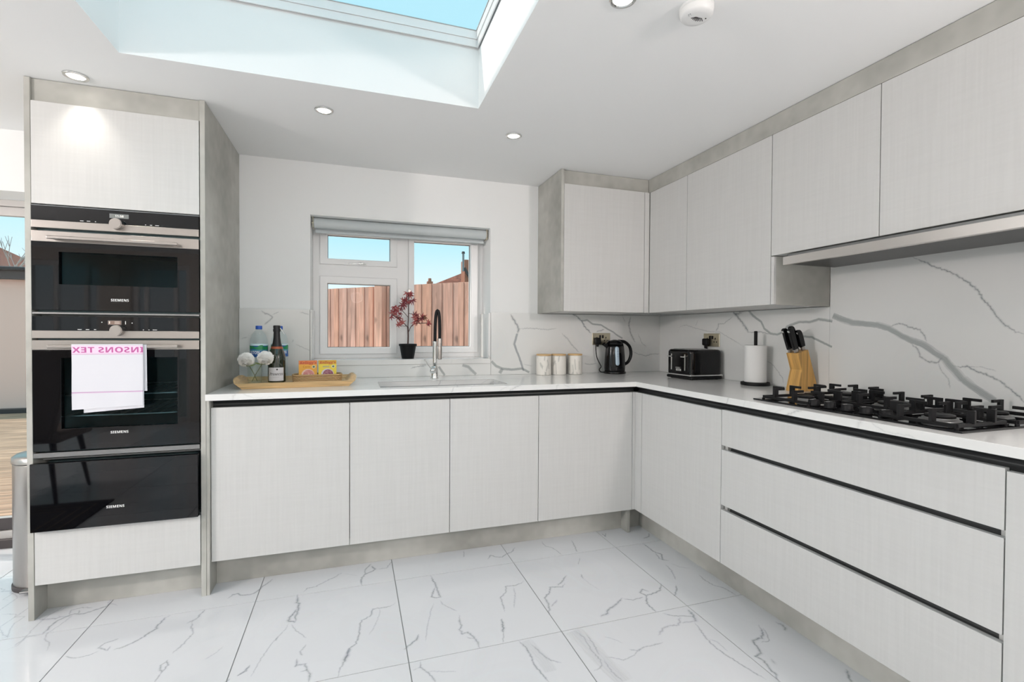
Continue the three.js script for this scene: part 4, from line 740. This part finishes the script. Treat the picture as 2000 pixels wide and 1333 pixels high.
// ---------------------------------------------------------------- kitchen roll and holder
{
  const x = -.108, z = 1.036, t = thing('paper_roll_holder', 'black upright kitchen roll holder', 'holder', [x, TOP, z]);
  part(t, 'base', lathe([[0, 0], [.074, 0], [.0755, .003], [.0755, .014], [.073, .017], [0, .017]], x, TOP + .0003, z, 48), M.matt);
  part(t, 'pole', lathe([[0, .017], [.009, .017], [.009, .300], [.0085, .303], [0, .3035]], x, TOP, z, 24), M.matt);
  const r = thing('kitchen_roll', 'white paper kitchen roll on the black holder', 'paper roll', [x, TOP + .0175, z]);
  part(r, 'paper', lathe([[.021, .0], [.0555, 0], [.057, .002], [.057, .2035], [.0555, .2055], [.021, .2055], [.021, 0]], x, TOP + .0178, z, 56), std({ color: C(.82, .82, .81), roughness: .95, bumpMap: plasterBump, bumpScale: .001 }));
  part(r, 'cardboard_core', lathe([[.0188, .0], [.0208, 0], [.0208, .2045], [.0188, .2045], [.0188, 0]], x, TOP + .0178, z, 32), std({ color: C(.40, .31, .22), roughness: .9 }));
}
// ---------------------------------------------------------------- knife block
{
  const z0 = 1.289, z1 = 1.3583, t = thing('knife_block', 'leaning bamboo knife block beside the hob', 'knife block', [-.1, TOP, 1.325]);
  const prof = [[-.166, TOP + .0003], [-.027, TOP + .0003], [-.098, 1.1258], [-.166, 1.1074], [-.139, 1.0258]];
  const g = new THREE.ExtrudeGeometry(shape(prof), { depth: z1 - z0 - .003, bevelEnabled: true, bevelThickness: .0015, bevelSize: .0015, bevelOffset: -.0015, bevelSegments: 1 }).translate(0, 0, z0 + .0015);
  part(t, 'wood_block', muv(g, .2), M.block);
  const up = V(-.33, .944, 0).normalize(), at = (s, d, z) => [-.132 + d * .95 + up.x * s, 1.1165 + d * .29 + up.y * s, z];
  const kn = [[-.022, z0 + .016, 'chef'], [-.022, z0 + .050, 'carving'], [.004, z0 + .033, 'bread'], [.022, z0 + .016, 'utility'], [.022, z0 + .052, 'paring']];
  kn.forEach(([d, z, kind], i) => {
    const L = [.112, .112, .116, .095, .09][i], k = thing('kitchen_knife', `black-handled ${kind} knife slotted in the bamboo knife block`, 'knife', at(0, d, z), 'knives in the knife block'), base = origin(k);
    const q = new THREE.Quaternion().setFromUnitVectors(V(0, 1, 0), up), put = (gg) => plain(gg.applyQuaternion(q));
    local(k, 'bolster', put(new RoundedBoxGeometry(.021, .022, .013, 2, .004).translate(0, .012, 0)), M.steel, 'steel bolster');
    const hs = new THREE.Shape(); hs.moveTo(-.011, .022); hs.quadraticCurveTo(-.014, .022 + L * .5, -.013, L); hs.quadraticCurveTo(-.020, L + .014, -.006, L + .016); hs.quadraticCurveTo(.010, L + .016, .012, L - .006); hs.quadraticCurveTo(.014, .022 + L * .4, .0105, .022); hs.closePath();
    local(k, 'handle', put(new THREE.ExtrudeGeometry(hs, { depth: .008, bevelEnabled: true, bevelThickness: .004, bevelSize: .003, bevelSegments: 3, curveSegments: 8 }).translate(0, 0, -.004)), M.gloss, 'glossy black handle');
    local(k, 'end_cap', put(new RoundedBoxGeometry(.008, .012, .0125, 2, .003).rotateZ(.4).translate(-.0155, L + .004, 0)), M.chrome);
  });
}
// ---------------------------------------------------------------- tray and what stands on it
const TA = .075, TC = V(-2.540, TOP, .318); // turn and middle of the tray
const onTray = (x, z) => { const c = Math.cos(TA), s = Math.sin(TA); return [TC.x + x * c + z * s, TC.z - x * s + z * c]; };
{
  const t = thing('serving_tray', 'pale wooden serving tray with flared sides on the worktop', 'tray', [TC.x, TOP, TC.z]); t.rotation.y = TA;
  const a = .250, b = .185, wood = M.wood, q = .03, hh = .030, th = .007;
  local(t, 'tray_base', slabY([[-a, -b], [a, -b], [a, b], [-a, b]], [], .0005, .008), wood);
  const side = (s) => { const g = new THREE.BufferGeometry(), p = [[-a, .0005, b], [a, .0005, b], [a + q, hh, b + q * .7], [-a - q, hh, b + q * .7], [-a, .0005, b - th], [a, .0005, b - th], [a + q, hh, b + q * .7 - th], [-a - q, hh, b + q * .7 - th]].map(([x, y, z]) => [x, y, z * s]); return [p, g]; };
  const hexa = (p) => { const f = [[0, 1, 2, 3], [5, 4, 7, 6], [3, 2, 6, 7], [1, 0, 4, 5], [0, 3, 7, 4], [2, 1, 5, 6]], v = []; for (const [i, j, k, l] of f) for (const n of [i, j, k, i, k, l]) v.push(...p[n]); const g = new THREE.BufferGeometry(); g.setAttribute('position', new THREE.Float32BufferAttribute(v, 3)); g.computeVertexNormals(); return muv(g, .5); };
  for (const s of [1, -1]) { let p = side(s)[0]; if (s < 0) p = [p[1], p[0], p[3], p[2], p[5], p[4], p[7], p[6]]; local(t, 'side', hexa(p), wood); }
  for (const s of [1, -1]) { // raised ends: arched boards
    const sh = new THREE.Shape(); const w = b + q * .7 - .001; sh.moveTo(-b, 0); sh.lineTo(b, 0); sh.lineTo(w, hh); sh.quadraticCurveTo(w * .8, .047, w * .4, .049); sh.lineTo(-w * .4, .049); sh.quadraticCurveTo(-w * .8, .047, -w, hh); sh.closePath();
    /* solid end boards */ const ho = new THREE.Path(); ho.moveTo(-.045, .036); ho.quadraticCurveTo(-.055, .044, -.045, .050); ho.lineTo(.045, .050); ho.quadraticCurveTo(.055, .044, .045, .036); ho.closePath();
    const g = new THREE.ExtrudeGeometry(sh, { depth: th, bevelEnabled: false, curveSegments: 10 }); g.rotateY(Math.PI / 2); const p = g.attributes.position; for (let i = 0; i < p.count; i++) p.setX(i, p.getX(i) + p.getY(i) * (q / hh) * (p.getY(i) < hh ? 1 : .8) + a - th + .0 + (p.getY(i) < hh ? 0 : .006)); g.computeVertexNormals(); if (s < 0) g.rotateY(Math.PI);
    local(t, 'end_board', muv(plain(g), .5), wood);
  }
}
const TY = TOP + .0083;
function bottleAt(name, label, cat, x, z, grp) { const [wx, wz] = onTray(x, z); return thing(name, label, cat, [wx, TY, wz], grp); }
{ // sparkling wine
  const t = bottleAt('wine_bottle', 'dark green sparkling wine bottle with black foil neck and white label', 'bottle', -.108, -.045);
  const gl = phy({ color: C(.012, .020, .008), roughness: .05, ior: 1.6, clearcoat: .6 });
  local(t, 'bottle_glass', lathe([[0, .003], [.030, .0], [.042, .001], [.0445, .006], [.0445, .125], [.043, .145], [.036, .170], [.026, .196], [.0205, .215], [0, .215]], 0, 0, 0, 48), gl);
  local(t, 'foil_neck', lathe([[.0270, .196], [.0212, .215], [.0172, .245], [.0160, .276], [.0185, .278], [.0190, .290], [.0165, .293], [.0178, .296], [.0182, .308], [.015, .311], [0, .311]], 0, 0, 0, 40), std({ color: C(.012, .012, .014), roughness: .45 }), 'black foil capsule');
  local(t, 'foil_band', lathe([[.0310, .184], [.0316, .186], [.0276, .196], [.0272, .194]], 0, 0, 0, 40), std({ color: C(.45, .12, .06), roughness: .35, metalness: .5 }), 'coppery foil band');
  local(t, 'pull_tab', bar([.018, .296, .004], [.038, .262, .008], .0028, .0022, 6), M.white);
  const lab = new THREE.CylinderGeometry(.0449, .0449, .072, 40, 1, true, -.95, 1.9).translate(0, .0475, 0);
  local(t, 'label', plain(lab), std({ roughness: .7, side: THREE.DoubleSide, map: canvas(512, 432, (g, w, h) => { g.fillStyle = '#dcdce2'; g.fillRect(0, 0, w, h); g.fillStyle = '#26262c'; g.save(); g.translate(w * .58, 62); g.rotate(Math.PI / 4); g.fillRect(-22, -22, 44, 44); g.restore(); g.font = 'italic bold 122px serif'; g.textAlign = 'center'; g.fillText('Prosecco', w * .52, 250, w * .84); g.fillStyle = '#9a9aa2'; g.fillRect(150, 300, 220, 5); g.fillRect(170, 322, 180, 4); g.fillStyle = '#b9b9c2'; g.fillRect(0, h - 16, w, 6); }) }), 'white paper label with black script');
}
{ // two mineral water bottles
  const map = canvas(1024, 256, (g, w, h) => { g.fillStyle = '#2b5ea8'; g.fillRect(0, 0, w, h); g.fillStyle = '#cfe6ea'; g.fillRect(0, 0, w, 34); g.fillStyle = '#1f8a55'; g.beginPath(); g.moveTo(0, 60); for (let x = 0; x <= w; x += 16) g.lineTo(x, 34 + 18 * Math.sin(x / 62) + 8 * Math.sin(x / 23)); g.lineTo(w, 108); for (let x = w; x >= 0; x -= 16) g.lineTo(x, 104 + 10 * Math.sin(x / 48)); g.closePath(); g.fill(); g.fillStyle = '#4a8fa8'; g.fillRect(0, 112, w, 30); g.fillStyle = '#f2f6fa'; g.font = 'bold 84px sans-serif'; g.textAlign = 'center'; for (const k of [.14, .48, .82]) g.fillText('BUXTON', w * k, 196, 260); });
  const lab = std({ map, roughness: .4, side: THREE.DoubleSide }), cap = std({ color: C(.02, .10, .48), roughness: .4 });
  const pet = phy({ color: C(.93, .97, .98), roughness: .0, transmission: 1, thickness: 0, ior: 1.33 });
  const prof = [[0, .004], [.030, 0], [.041, .003], [.0445, .012], [.0445, .030], [.0425, .034], [.0445, .038], [.0445, .050], [.0425, .054], [.0445, .058], [.0445, .070], [.0425, .074], [.0445, .078], [.0445, .135], [.0440, .140], [.0440, .205], [.0445, .210], [.043, .235], [.034, .262], [.022, .278], [.0145, .286], [.0145, .296]];
  for (const [x, z, label, turn] of [[-.200, -.100, 'clear water bottle with blue cap behind the white flowers', .6], [-.100, -.139, 'clear water bottle half hidden behind the sparkling wine bottle', 1.4]]) {
    const t = bottleAt('water_bottle', label, 'bottle', x, z, 'plastic water bottles on the tray');
    local(t, 'plastic_bottle', lathe(prof, 0, 0, 0, 44), pet);
    local(t, 'label', plain(new THREE.CylinderGeometry(.0447, .0447, .072, 44, 1, true).translate(0, .174, 0)).rotateY(turn), lab, 'green and blue printed label');
    local(t, 'cap', lathe([[0, .309], [.0150, .309], [.0165, .307], [.0165, .290], [.0160, .289], [0, .289]], 0, 0, 0, 32), cap, 'dark blue screw cap');
  }
}
{ // flowers in a glass
  const t = bottleAt('glass_vase', 'small clear glass tumbler holding white flowers', 'vase', -.210, .006);
  local(t, 'glass', lathe([[0, .004], [.031, .0], [.0335, .002], [.0345, .105], [.0335, .1055], [.0325, .008], [0, .008]], 0, 0, 0, 44), M.glass);
  const petal = std({ color: C(.93, .93, .91), roughness: .8, side: THREE.DoubleSide }), stem = std({ color: C(.13, .14, .05), roughness: .6 }), green = std({ color: C(.20, .26, .10), roughness: .7, side: THREE.DoubleSide });
  const ps = new THREE.Shape(); ps.moveTo(0, 0); ps.quadraticCurveTo(.008, .006, .0075, .015); ps.lineTo(.004, .0135); ps.lineTo(.002, .0165); ps.lineTo(-.001, .0140); ps.lineTo(-.0045, .016); ps.lineTo(-.0075, .0135); ps.quadraticCurveTo(-.008, .006, 0, 0);
  const p0 = plain(new THREE.ShapeGeometry(ps, 3));
  const [vx, vz] = [t.position.x, t.position.z];
  for (const [dx, dy, dz, fx, label] of [[-.038, .120, .012, .012, 'white frilly flower head leaning towards the oven housing'], [.053, .128, .014, -.014, 'white frilly flower head leaning towards the wine bottle']]) {
    const f = thing('white_flower', label, 'flower', [vx + fx, TY + .0085, vz], 'white flowers in the glass'), all = [];
    for (let i = 0; i < 230; i++) { const th = Math.acos(1 - 2 * (i + .5) / 230), ph = i * 2.39996, g = p0.clone(), R = .031 * rr(.84, 1.1); g.translate(0, -.006, 0).rotateX(rr(-.9, -.2)).rotateZ(rr(-.5, .5)); const n = V(Math.sin(th) * Math.cos(ph), Math.cos(th), Math.sin(th) * Math.sin(ph)); g.applyQuaternion(new THREE.Quaternion().setFromUnitVectors(V(0, 1, 0), n)); g.translate(n.x * R * 1.02, n.y * R * .92, n.z * R); all.push(g); }
    all.push(plain(new THREE.SphereGeometry(.026, 20, 14).scale(1, .86, 1)));
    local(f, 'flower_head', merge(all).translate(dx - fx, dy, dz), petal);
    local(f, 'stem', tube([[0, .004, 0], [(dx - fx) * .35, .05, dz * .4], [(dx - fx) * .85, dy - .02, dz]], .0018, 16, 6), stem);
    const lf = new THREE.Shape(); lf.moveTo(0, 0); lf.quadraticCurveTo(.009, .016, 0, .036); lf.quadraticCurveTo(-.009, .016, 0, 0);
    for (const s of [-1, 1]) local(f, 'leaf', plain(new THREE.ExtrudeGeometry(lf, { depth: .0006, bevelEnabled: false })).rotateZ(s * 1.2).rotateX(.4).translate((dx - fx) * .72, dy - .034, dz), green);
  }
}
{ // basket with two small cereal packets
  const [bx, bz] = onTray(.098, -.050), t = thing('wicker_basket', 'small oblong wicker basket on the tray', 'basket', [bx, TY, bz]); t.rotation.y = TA;
  const wick = std({ color: C(.52, .36, .19), roughness: .75 }), a = .122, b = .062, pts = (y, amp, ph, grow) => { const p = []; for (let i = 0; i < 96; i++) { const w = i / 96 * Math.PI * 2, c = Math.cos(w), s = Math.sin(w), e = .45, o = 1 + amp * Math.sin(i * Math.PI / 2 + ph); p.push(V(Math.sign(c) * Math.pow(Math.abs(c), e) * (a + grow) * o, y, Math.sign(s) * Math.pow(Math.abs(s), e) * (b + grow) * o)); } return p; };
  local(t, 'woven_side', [0, 1, 2, 3].map((k) => tube(pts(.006 + k * .0072, .022, k * Math.PI, k * .001), .0042, 192, 6, true)), wick);
  local(t, 'rim', [tube(pts(.038, 0, 0, .005), .0050, 160, 8, true)], wick);
  local(t, 'stakes', Array.from({ length: 24 }, (_, i) => { const p = pts(0, 0, 0, 0)[i * 4]; return bar([p.x, .002, p.z], [p.x * 1.04, .038, p.z * 1.04], .0024, .0024, 5); }), wick);
  local(t, 'woven_base', slabY(pts(0, 0, 0, 0).map((p) => [p.x, p.z]), [], .0003, .004), wick);
  const face = (bg, band, bowl, fruit, name, sub) => canvas(320, 400, (g, w, h) => {
    g.fillStyle = bg; g.fillRect(0, 0, w, h); g.fillStyle = band; g.fillRect(0, 0, w, h * .2); g.fillStyle = '#c0392b'; g.font = 'italic bold 74px serif'; g.textAlign = 'center'; g.fillText("Kellogg's", w / 2, 72, w * .9);
    g.fillStyle = name; g.font = 'bold 56px sans-serif'; g.fillText(sub, w * .42, 150, w * .5); g.fillStyle = '#e9ead8'; g.beginPath(); g.arc(w * .82, 132, 32, 0, 7); g.fill(); g.fillStyle = '#6e7d57'; g.beginPath(); g.arc(w * .82, 132, 22, 0, 7); g.fill();
    g.fillStyle = bowl; g.beginPath(); g.arc(w * .5, h * .72, 112, 0, 7); g.fill(); g.fillStyle = fruit; g.beginPath(); g.arc(w * .53, h * .72, 92, 0, 7); g.fill(); for (let i = 0; i < 60; i++) { g.fillStyle = `rgba(255,235,220,${rr(.1, .4)})`; g.beginPath(); g.arc(w * .53 + rr(-70, 70), h * .72 + rr(-70, 70), rr(4, 10), 0, 7); g.fill(); } });
  const packs = [['orange miniature cereal packet in the wicker basket', -.050, face('#f0b24a', '#e58a52', '#f3cfc0', '#d98f8a', '#c8842a', 'Corn'), -.03], ['yellow miniature cereal packet in the wicker basket', .052, face('#efd84e', '#dcae3c', '#d8d2da', '#94586a', '#8b94a8', 'mini'), -.22]];
  for (const [label, dx, map, lean] of packs) {
    const [px, pz] = onTray(.098 + dx, -.052 + (lean < -.1 ? .004 : -.006)), k = thing('cereal_packet', label, 'cereal box', [px, TY + .0045, pz], 'miniature cereal packets in the basket'); k.rotation.set(lean < -.1 ? -.10 : -.05, TA, 0, 'YXZ');
    const side = std({ color: lean < -.1 ? C(.70, .60, .12) : C(.30, .26, .27), roughness: .6 });
    local(k, 'carton', box(-.0475, .0475, .004, .112, -.016, .016, .0006), side);
    local(k, 'printed_front', fuv(box(-.047, .047, .0045, .1115, .0161, .0166), (x, y) => [(x + .047) / .094, (y - .0045) / .107]), std({ map, roughness: .5 }));
  }
}
// ---------------------------------------------------------------- bin beside the housing
{
  const x = -3.652, z = .300, t = thing('pedal_bin', 'tall stainless steel pedal bin beside the oven housing', 'bin', [x, 0, z]);
  part(t, 'bin_body', lathe([[0, .022], [.114, .022], [.114, .580], [.112, .584], [0, .584]], x, 0, z, 56), M.steel);
  part(t, 'base_ring', lathe([[0, .0005], [.118, .0005], [.119, .004], [.119, .020], [.115, .0225], [0, .0225]], x, 0, z, 56), M.dark, 'dark plastic base ring');
  part(t, 'lid', lathe([[0, .632], [.05, .631], [.100, .624], [.116, .612], [.118, .590], [.116, .585], [0, .585]], x, 0, z, 56), M.steel);
  part(t, 'pedal', [box(x - .03, x + .03, .014, .022, z + .112, z + .150, .003)], M.steelDark);
}
// ---------------------------------------------------------------- dining side, seen in the oven glass
{
  const rug = thing('rug', 'dark rug with fine gold lines in the dining area', 'rug', [-4.63, 0, 1.75]);
  part(rug, 'pile', box(-5.40, -3.865, .0005, .010, 1.12, 2.365, .003), std({ color: C(.014, .013, .014), roughness: .95 }));
  part(rug, 'gold_lines', [.07, .13, .19].flatMap((d) => [box(-5.40 + d, -3.865 - d, .010, .0106, 1.12 + d, 1.126 + d), box(-5.40 + d, -3.865 - d, .010, .0106, 2.359 - d, 2.365 - d), box(-5.40 + d, -5.394 + d, .010, .0106, 1.12 + d, 2.365 - d), box(-3.871 - d, -3.865 - d, .010, .0106, 1.12 + d, 2.365 - d)]), std({ color: C(.22, .15, .06), roughness: .8 }));
  const ch = thing('dining_chair', 'taupe upholstered dining chair with black splayed legs', 'chair', [-4.44, .011, 2.55]), fab = std({ color: C(.30, .25, .22), roughness: .9 });
  part(ch, 'seat', box(-4.70, -4.18, .42, .50, 2.33, 2.80, .03, 3), fab);
  part(ch, 'backrest', (() => { const s = new THREE.Shape(); s.moveTo(-.20, .46); s.lineTo(.20, .46); s.quadraticCurveTo(.27, .75, .31, 1.06); s.lineTo(-.31, 1.06); s.quadraticCurveTo(-.27, .75, -.20, .46); return plain(new THREE.ExtrudeGeometry(s, { depth: .04, bevelEnabled: true, bevelThickness: .015, bevelSize: .015, bevelSegments: 3 }).translate(-4.44, 0, 2.33)); })(), fab);
  for (const [sx, sz] of [[-1, -1], [1, -1], [-1, 1], [1, 1]]) part(ch, 'leg', bar([-4.44 + sx * .25, .0115, 2.565 + sz * .22], [-4.44 + sx * .19, .43, 2.565 + sz * .17], .011, .02, 12), M.matt, 'black splayed leg');
}
// ---------------------------------------------------------------- outside
{
  const g = setting('floor_garden', 'pale paved garden ground around the house', 'ground', [-3, -.3, -12]); part(g, 'ground', box(-40, 40, -.40, -.30, -40, 30), std({ color: C(.50, .46, .41), roughness: 1 }));
  const d = thing('timber_deck', 'weathered timber deck outside the patio door', 'deck', [-6, -.3, -3.2]);
  part(d, 'joists', [-8.5, -7.2, -6, -4.8, -4.0].map((x) => box(x - .03, x + .03, -.30, -.056, -5.95, -.33)), M.dark);
  for (let z = -.34, i = 0; z > -5.88; z -= .125, i++) part(d, 'deck_board', muv(box(-9.6, -3.95, -.055, -.030 + rr(-.001, .001), z - .119, z, .003), 1.2, rr(0, 1), rr(0, 1)), M.deck);
}
{ // garden room with dark eaves
  const r = thing('garden_room', 'pale pink rendered garden room with black eaves at the end of the deck', 'building', [-8.3, -.3, -7.5]);
  part(r, 'wall', slab(rect(-10.2, -6.45, -.3, 2.02), [rect(-7.035, -6.62, -.02, 1.87)], -6.45, -6.2), std({ color: C(.94, .66, .575), roughness: .9 }));
  part(r, 'side_wall', [box(-10.2, -6.45, -.3, 2.02, -8.9, -8.7), box(-10.2, -10.0, -.3, 2.02, -8.7, -6.45), box(-6.65, -6.45, -.3, 2.02, -8.7, -6.45)], std({ color: C(.94, .66, .575), roughness: .9 }));
  part(r, 'fascia', box(-10.4, -6.3, 1.985, 2.175, -6.28, -6.08, .006), M.dark, 'black fascia board');
  part(r, 'gutter', box(-10.4, -6.3, 2.10, 2.16, -6.08, -6.00, .02, 2), M.gloss, 'black gutter');
  part(r, 'roof', box(-10.4, -6.3, 2.02, 2.10, -9.0, -6.28), M.dark);
  const o = part(r, 'door', slab(rect(-7.035, -6.62, -.02, 1.87), [rect(-6.97, -6.66, .10, 1.80)], -6.34, -6.24), M.dark, 'dark framed glazed door'); part(o, 'pane', box(-6.975, -6.655, .09, 1.81, -6.30, -6.295), M.tinted);
  part(r, 'base_plinth', box(-7.35, -6.5, -.10, .02, -6.2, -6.07, .004), M.dark);
}
{ // close-boarded fence running past the window
  const A = V(-3.2, 0, -4.508), B = V(.85, 0, -.52), u = B.clone().sub(A), L = u.length(); u.normalize(); const turn = Math.atan2(-u.z, u.x);
  const f = thing('timber_fence', 'reddish close-boarded timber fence outside the window', 'fence', [A.x, -.3, A.z]); f.rotation.y = turn;
  const tones = [C(1, 1, 1), C(.94, .90, .88), C(1.0, .95, .9), C(.86, .84, .83), C(.97, .88, .80)].map((c) => { const m = M.fence.clone(); m.color = c; return m; });
  const geos = Array.from({ length: 6 }, (_, i) => muv(box(0, .0755, 0, 2.10, -.009, .009, .0015), .9, i * .171, i * .37));
  for (let i = 0, s = 0; s < L; i++, s += .0765) { const m = local(f, 'fence_board', geos[i % 6], tones[Math.floor(rr(0, 5))]); m.position.set(s, 0, i % 2 ? .010 : 0); }
  for (const s of [.05, 1.84, 3.7]) local(f, 'fence_post', box(s - .06, s + .06, 0, 2.13, .015, .10, .006), (() => { const m = M.fence.clone(); m.color = C(1.12, 1.08, 1.02); return m; })(), 'paler square fence post');
  for (const y of [.35, 1.05, 1.8]) local(f, 'fence_rail', box(0, L, y, y + .08, -.07, -.012), M.fence);
}
const roofTile = std({ map: field(256, 256, (u, v) => { const a = fbm(u, v, 24, 24, 3, 5), t = .85 + (a - .5) * .5; return [176 * t, 104 * t, 82 * t]; }), roughness: .9 }), brick = std({ color: C(.40, .17, .11), roughness: .9 });
function gableHouse(label, x0, x1, z0, z1, eave, ridge, walls, extra) {
  const h = thing('neighbour_house', label, 'house', [(x0 + x1) / 2, -.3, (z0 + z1) / 2]);
  part(h, 'wall', box(x0 + .2, x1 - .2, -.3, eave, z0 + .2, z1 - .2), walls);
  const zm = (z0 + z1) / 2, xa = x0 + (z1 - z0) / 2, xb = x1 - (z1 - z0) / 2, P = [[x0, eave, z1], [x1, eave, z1], [x1, eave, z0], [x0, eave, z0], [xa, ridge, zm], [xb, ridge, zm]], v = [];
  for (const [i, j, k] of [[0, 1, 5], [0, 5, 4], [1, 2, 5], [2, 3, 4], [2, 4, 5], [3, 0, 4], [0, 3, 2], [0, 2, 1]]) v.push(...P[i], ...P[j], ...P[k]);
  const g = new THREE.BufferGeometry(); g.setAttribute('position', new THREE.Float32BufferAttribute(v, 3)); g.computeVertexNormals(); part(h, 'roof', muv(g, 2), roofTile);
  part(h, 'gutter', box(x0 - .05, x1 + .05, eave - .1, eave + .02, z1, z1 + .1, .02), M.dark, 'dark gutter');
  if (extra) extra(h); return h;
}
gableHouse('red-roofed neighbouring house with brick chimney seen over the fence', 0, 9.5, -20, -14, 2.75, 4.15, brick, (h) => {
  part(h, 'chimney', box(1.53, 2.1, 2.9, 3.86, -14.4, -13.8, .02), brick, 'brick chimney stack'); part(h, 'flue_pipe', cyl(.04, .04, .65, 1.46, 3.42, -13.7, 12), M.grey); part(h, 'flue_cowl', cyl(.065, .05, .07, 1.46, 4.05, -13.7, 12), M.dark);
  part(h, 'downpipe', [bar([1.5, 3.55, -13.7], [1.75, 3.1, -13.7], .05), bar([1.75, 3.12, -13.7], [2.2, 3.4, -13.7], .04)], M.dark); });
{ const c = thing('chimney_stack', 'small distant brick chimney just over the fence', 'chimney', [.17, -.3, -13]); part(c, 'stack', box(.08, .26, -.3, 2.93, -13.1, -12.9), brick); part(c, 'chimney_pot', cyl(.06, .05, .11, .17, 2.93, -13, 12), brick); }
gableHouse('red hipped roof house far behind the garden room', -26, -14.9, -26, -20, 3.5, 5.5, std({ color: C(.6, .52, .46), roughness: .9 }));
gableHouse('second red roof house far behind the garden room', -15.2, -7, -34, -28, 3.6, 6.0, std({ color: C(.6, .52, .46), roughness: .9 }));
{ // bare winter trees
  const bark = std({ color: C(.42, .36, .33), roughness: .9 });
  const tree = (label, x, z, base, h, n, sd) => { const t = thing('bare_tree', label, 'tree', [x, -.3, z]), all = [bar([x, -.3, z], [x, base + .3, z], .06, .04, 6)]; seed = sd; const grow = (p, d, L, r, k) => { const q = p.clone().addScaledVector(d, L); all.push(bar(p.toArray(), q.toArray(), r, r * .7, 5)); if (k) for (let i = 0; i < 3; i++) grow(q, d.clone().add(V(rr(-.6, .6), rr(-.1, .4), rr(-.6, .6))).normalize(), L * rr(.6, .85), r * .65, k - 1); }; for (let i = 0; i < n; i++) grow(V(x, base, z), V(rr(-.5, .5), 1, rr(-.5, .5)).normalize(), h * .35, .022, 3); part(t, 'branches', all, bark); };
  tree('bare leafless tree behind the garden room', -10.6, -12.5, 2.1, 1.7, 3, 77); tree('bare leafless sapling behind the fence', .1, -9.5, 2.0, .55, 2, 99);
}
{ // added unseen block over the dining side, placed to shade the roof light
  const w = setting('sun_blocker', 'added unseen block above the dining area that shades the roof light', 'wall', [-5.4, 2.51, 3]);
  part(w, 'wall', box(-6.5, -4.25, 2.505, 4.86, -.30, 5.9), std({ color: C(.7, .68, .64), roughness: .9 }));
}
scene.traverse((o) => { if (o.isMesh) { o.castShadow = true; o.receiveShadow = true; } });
renderer.render(scene, camera);
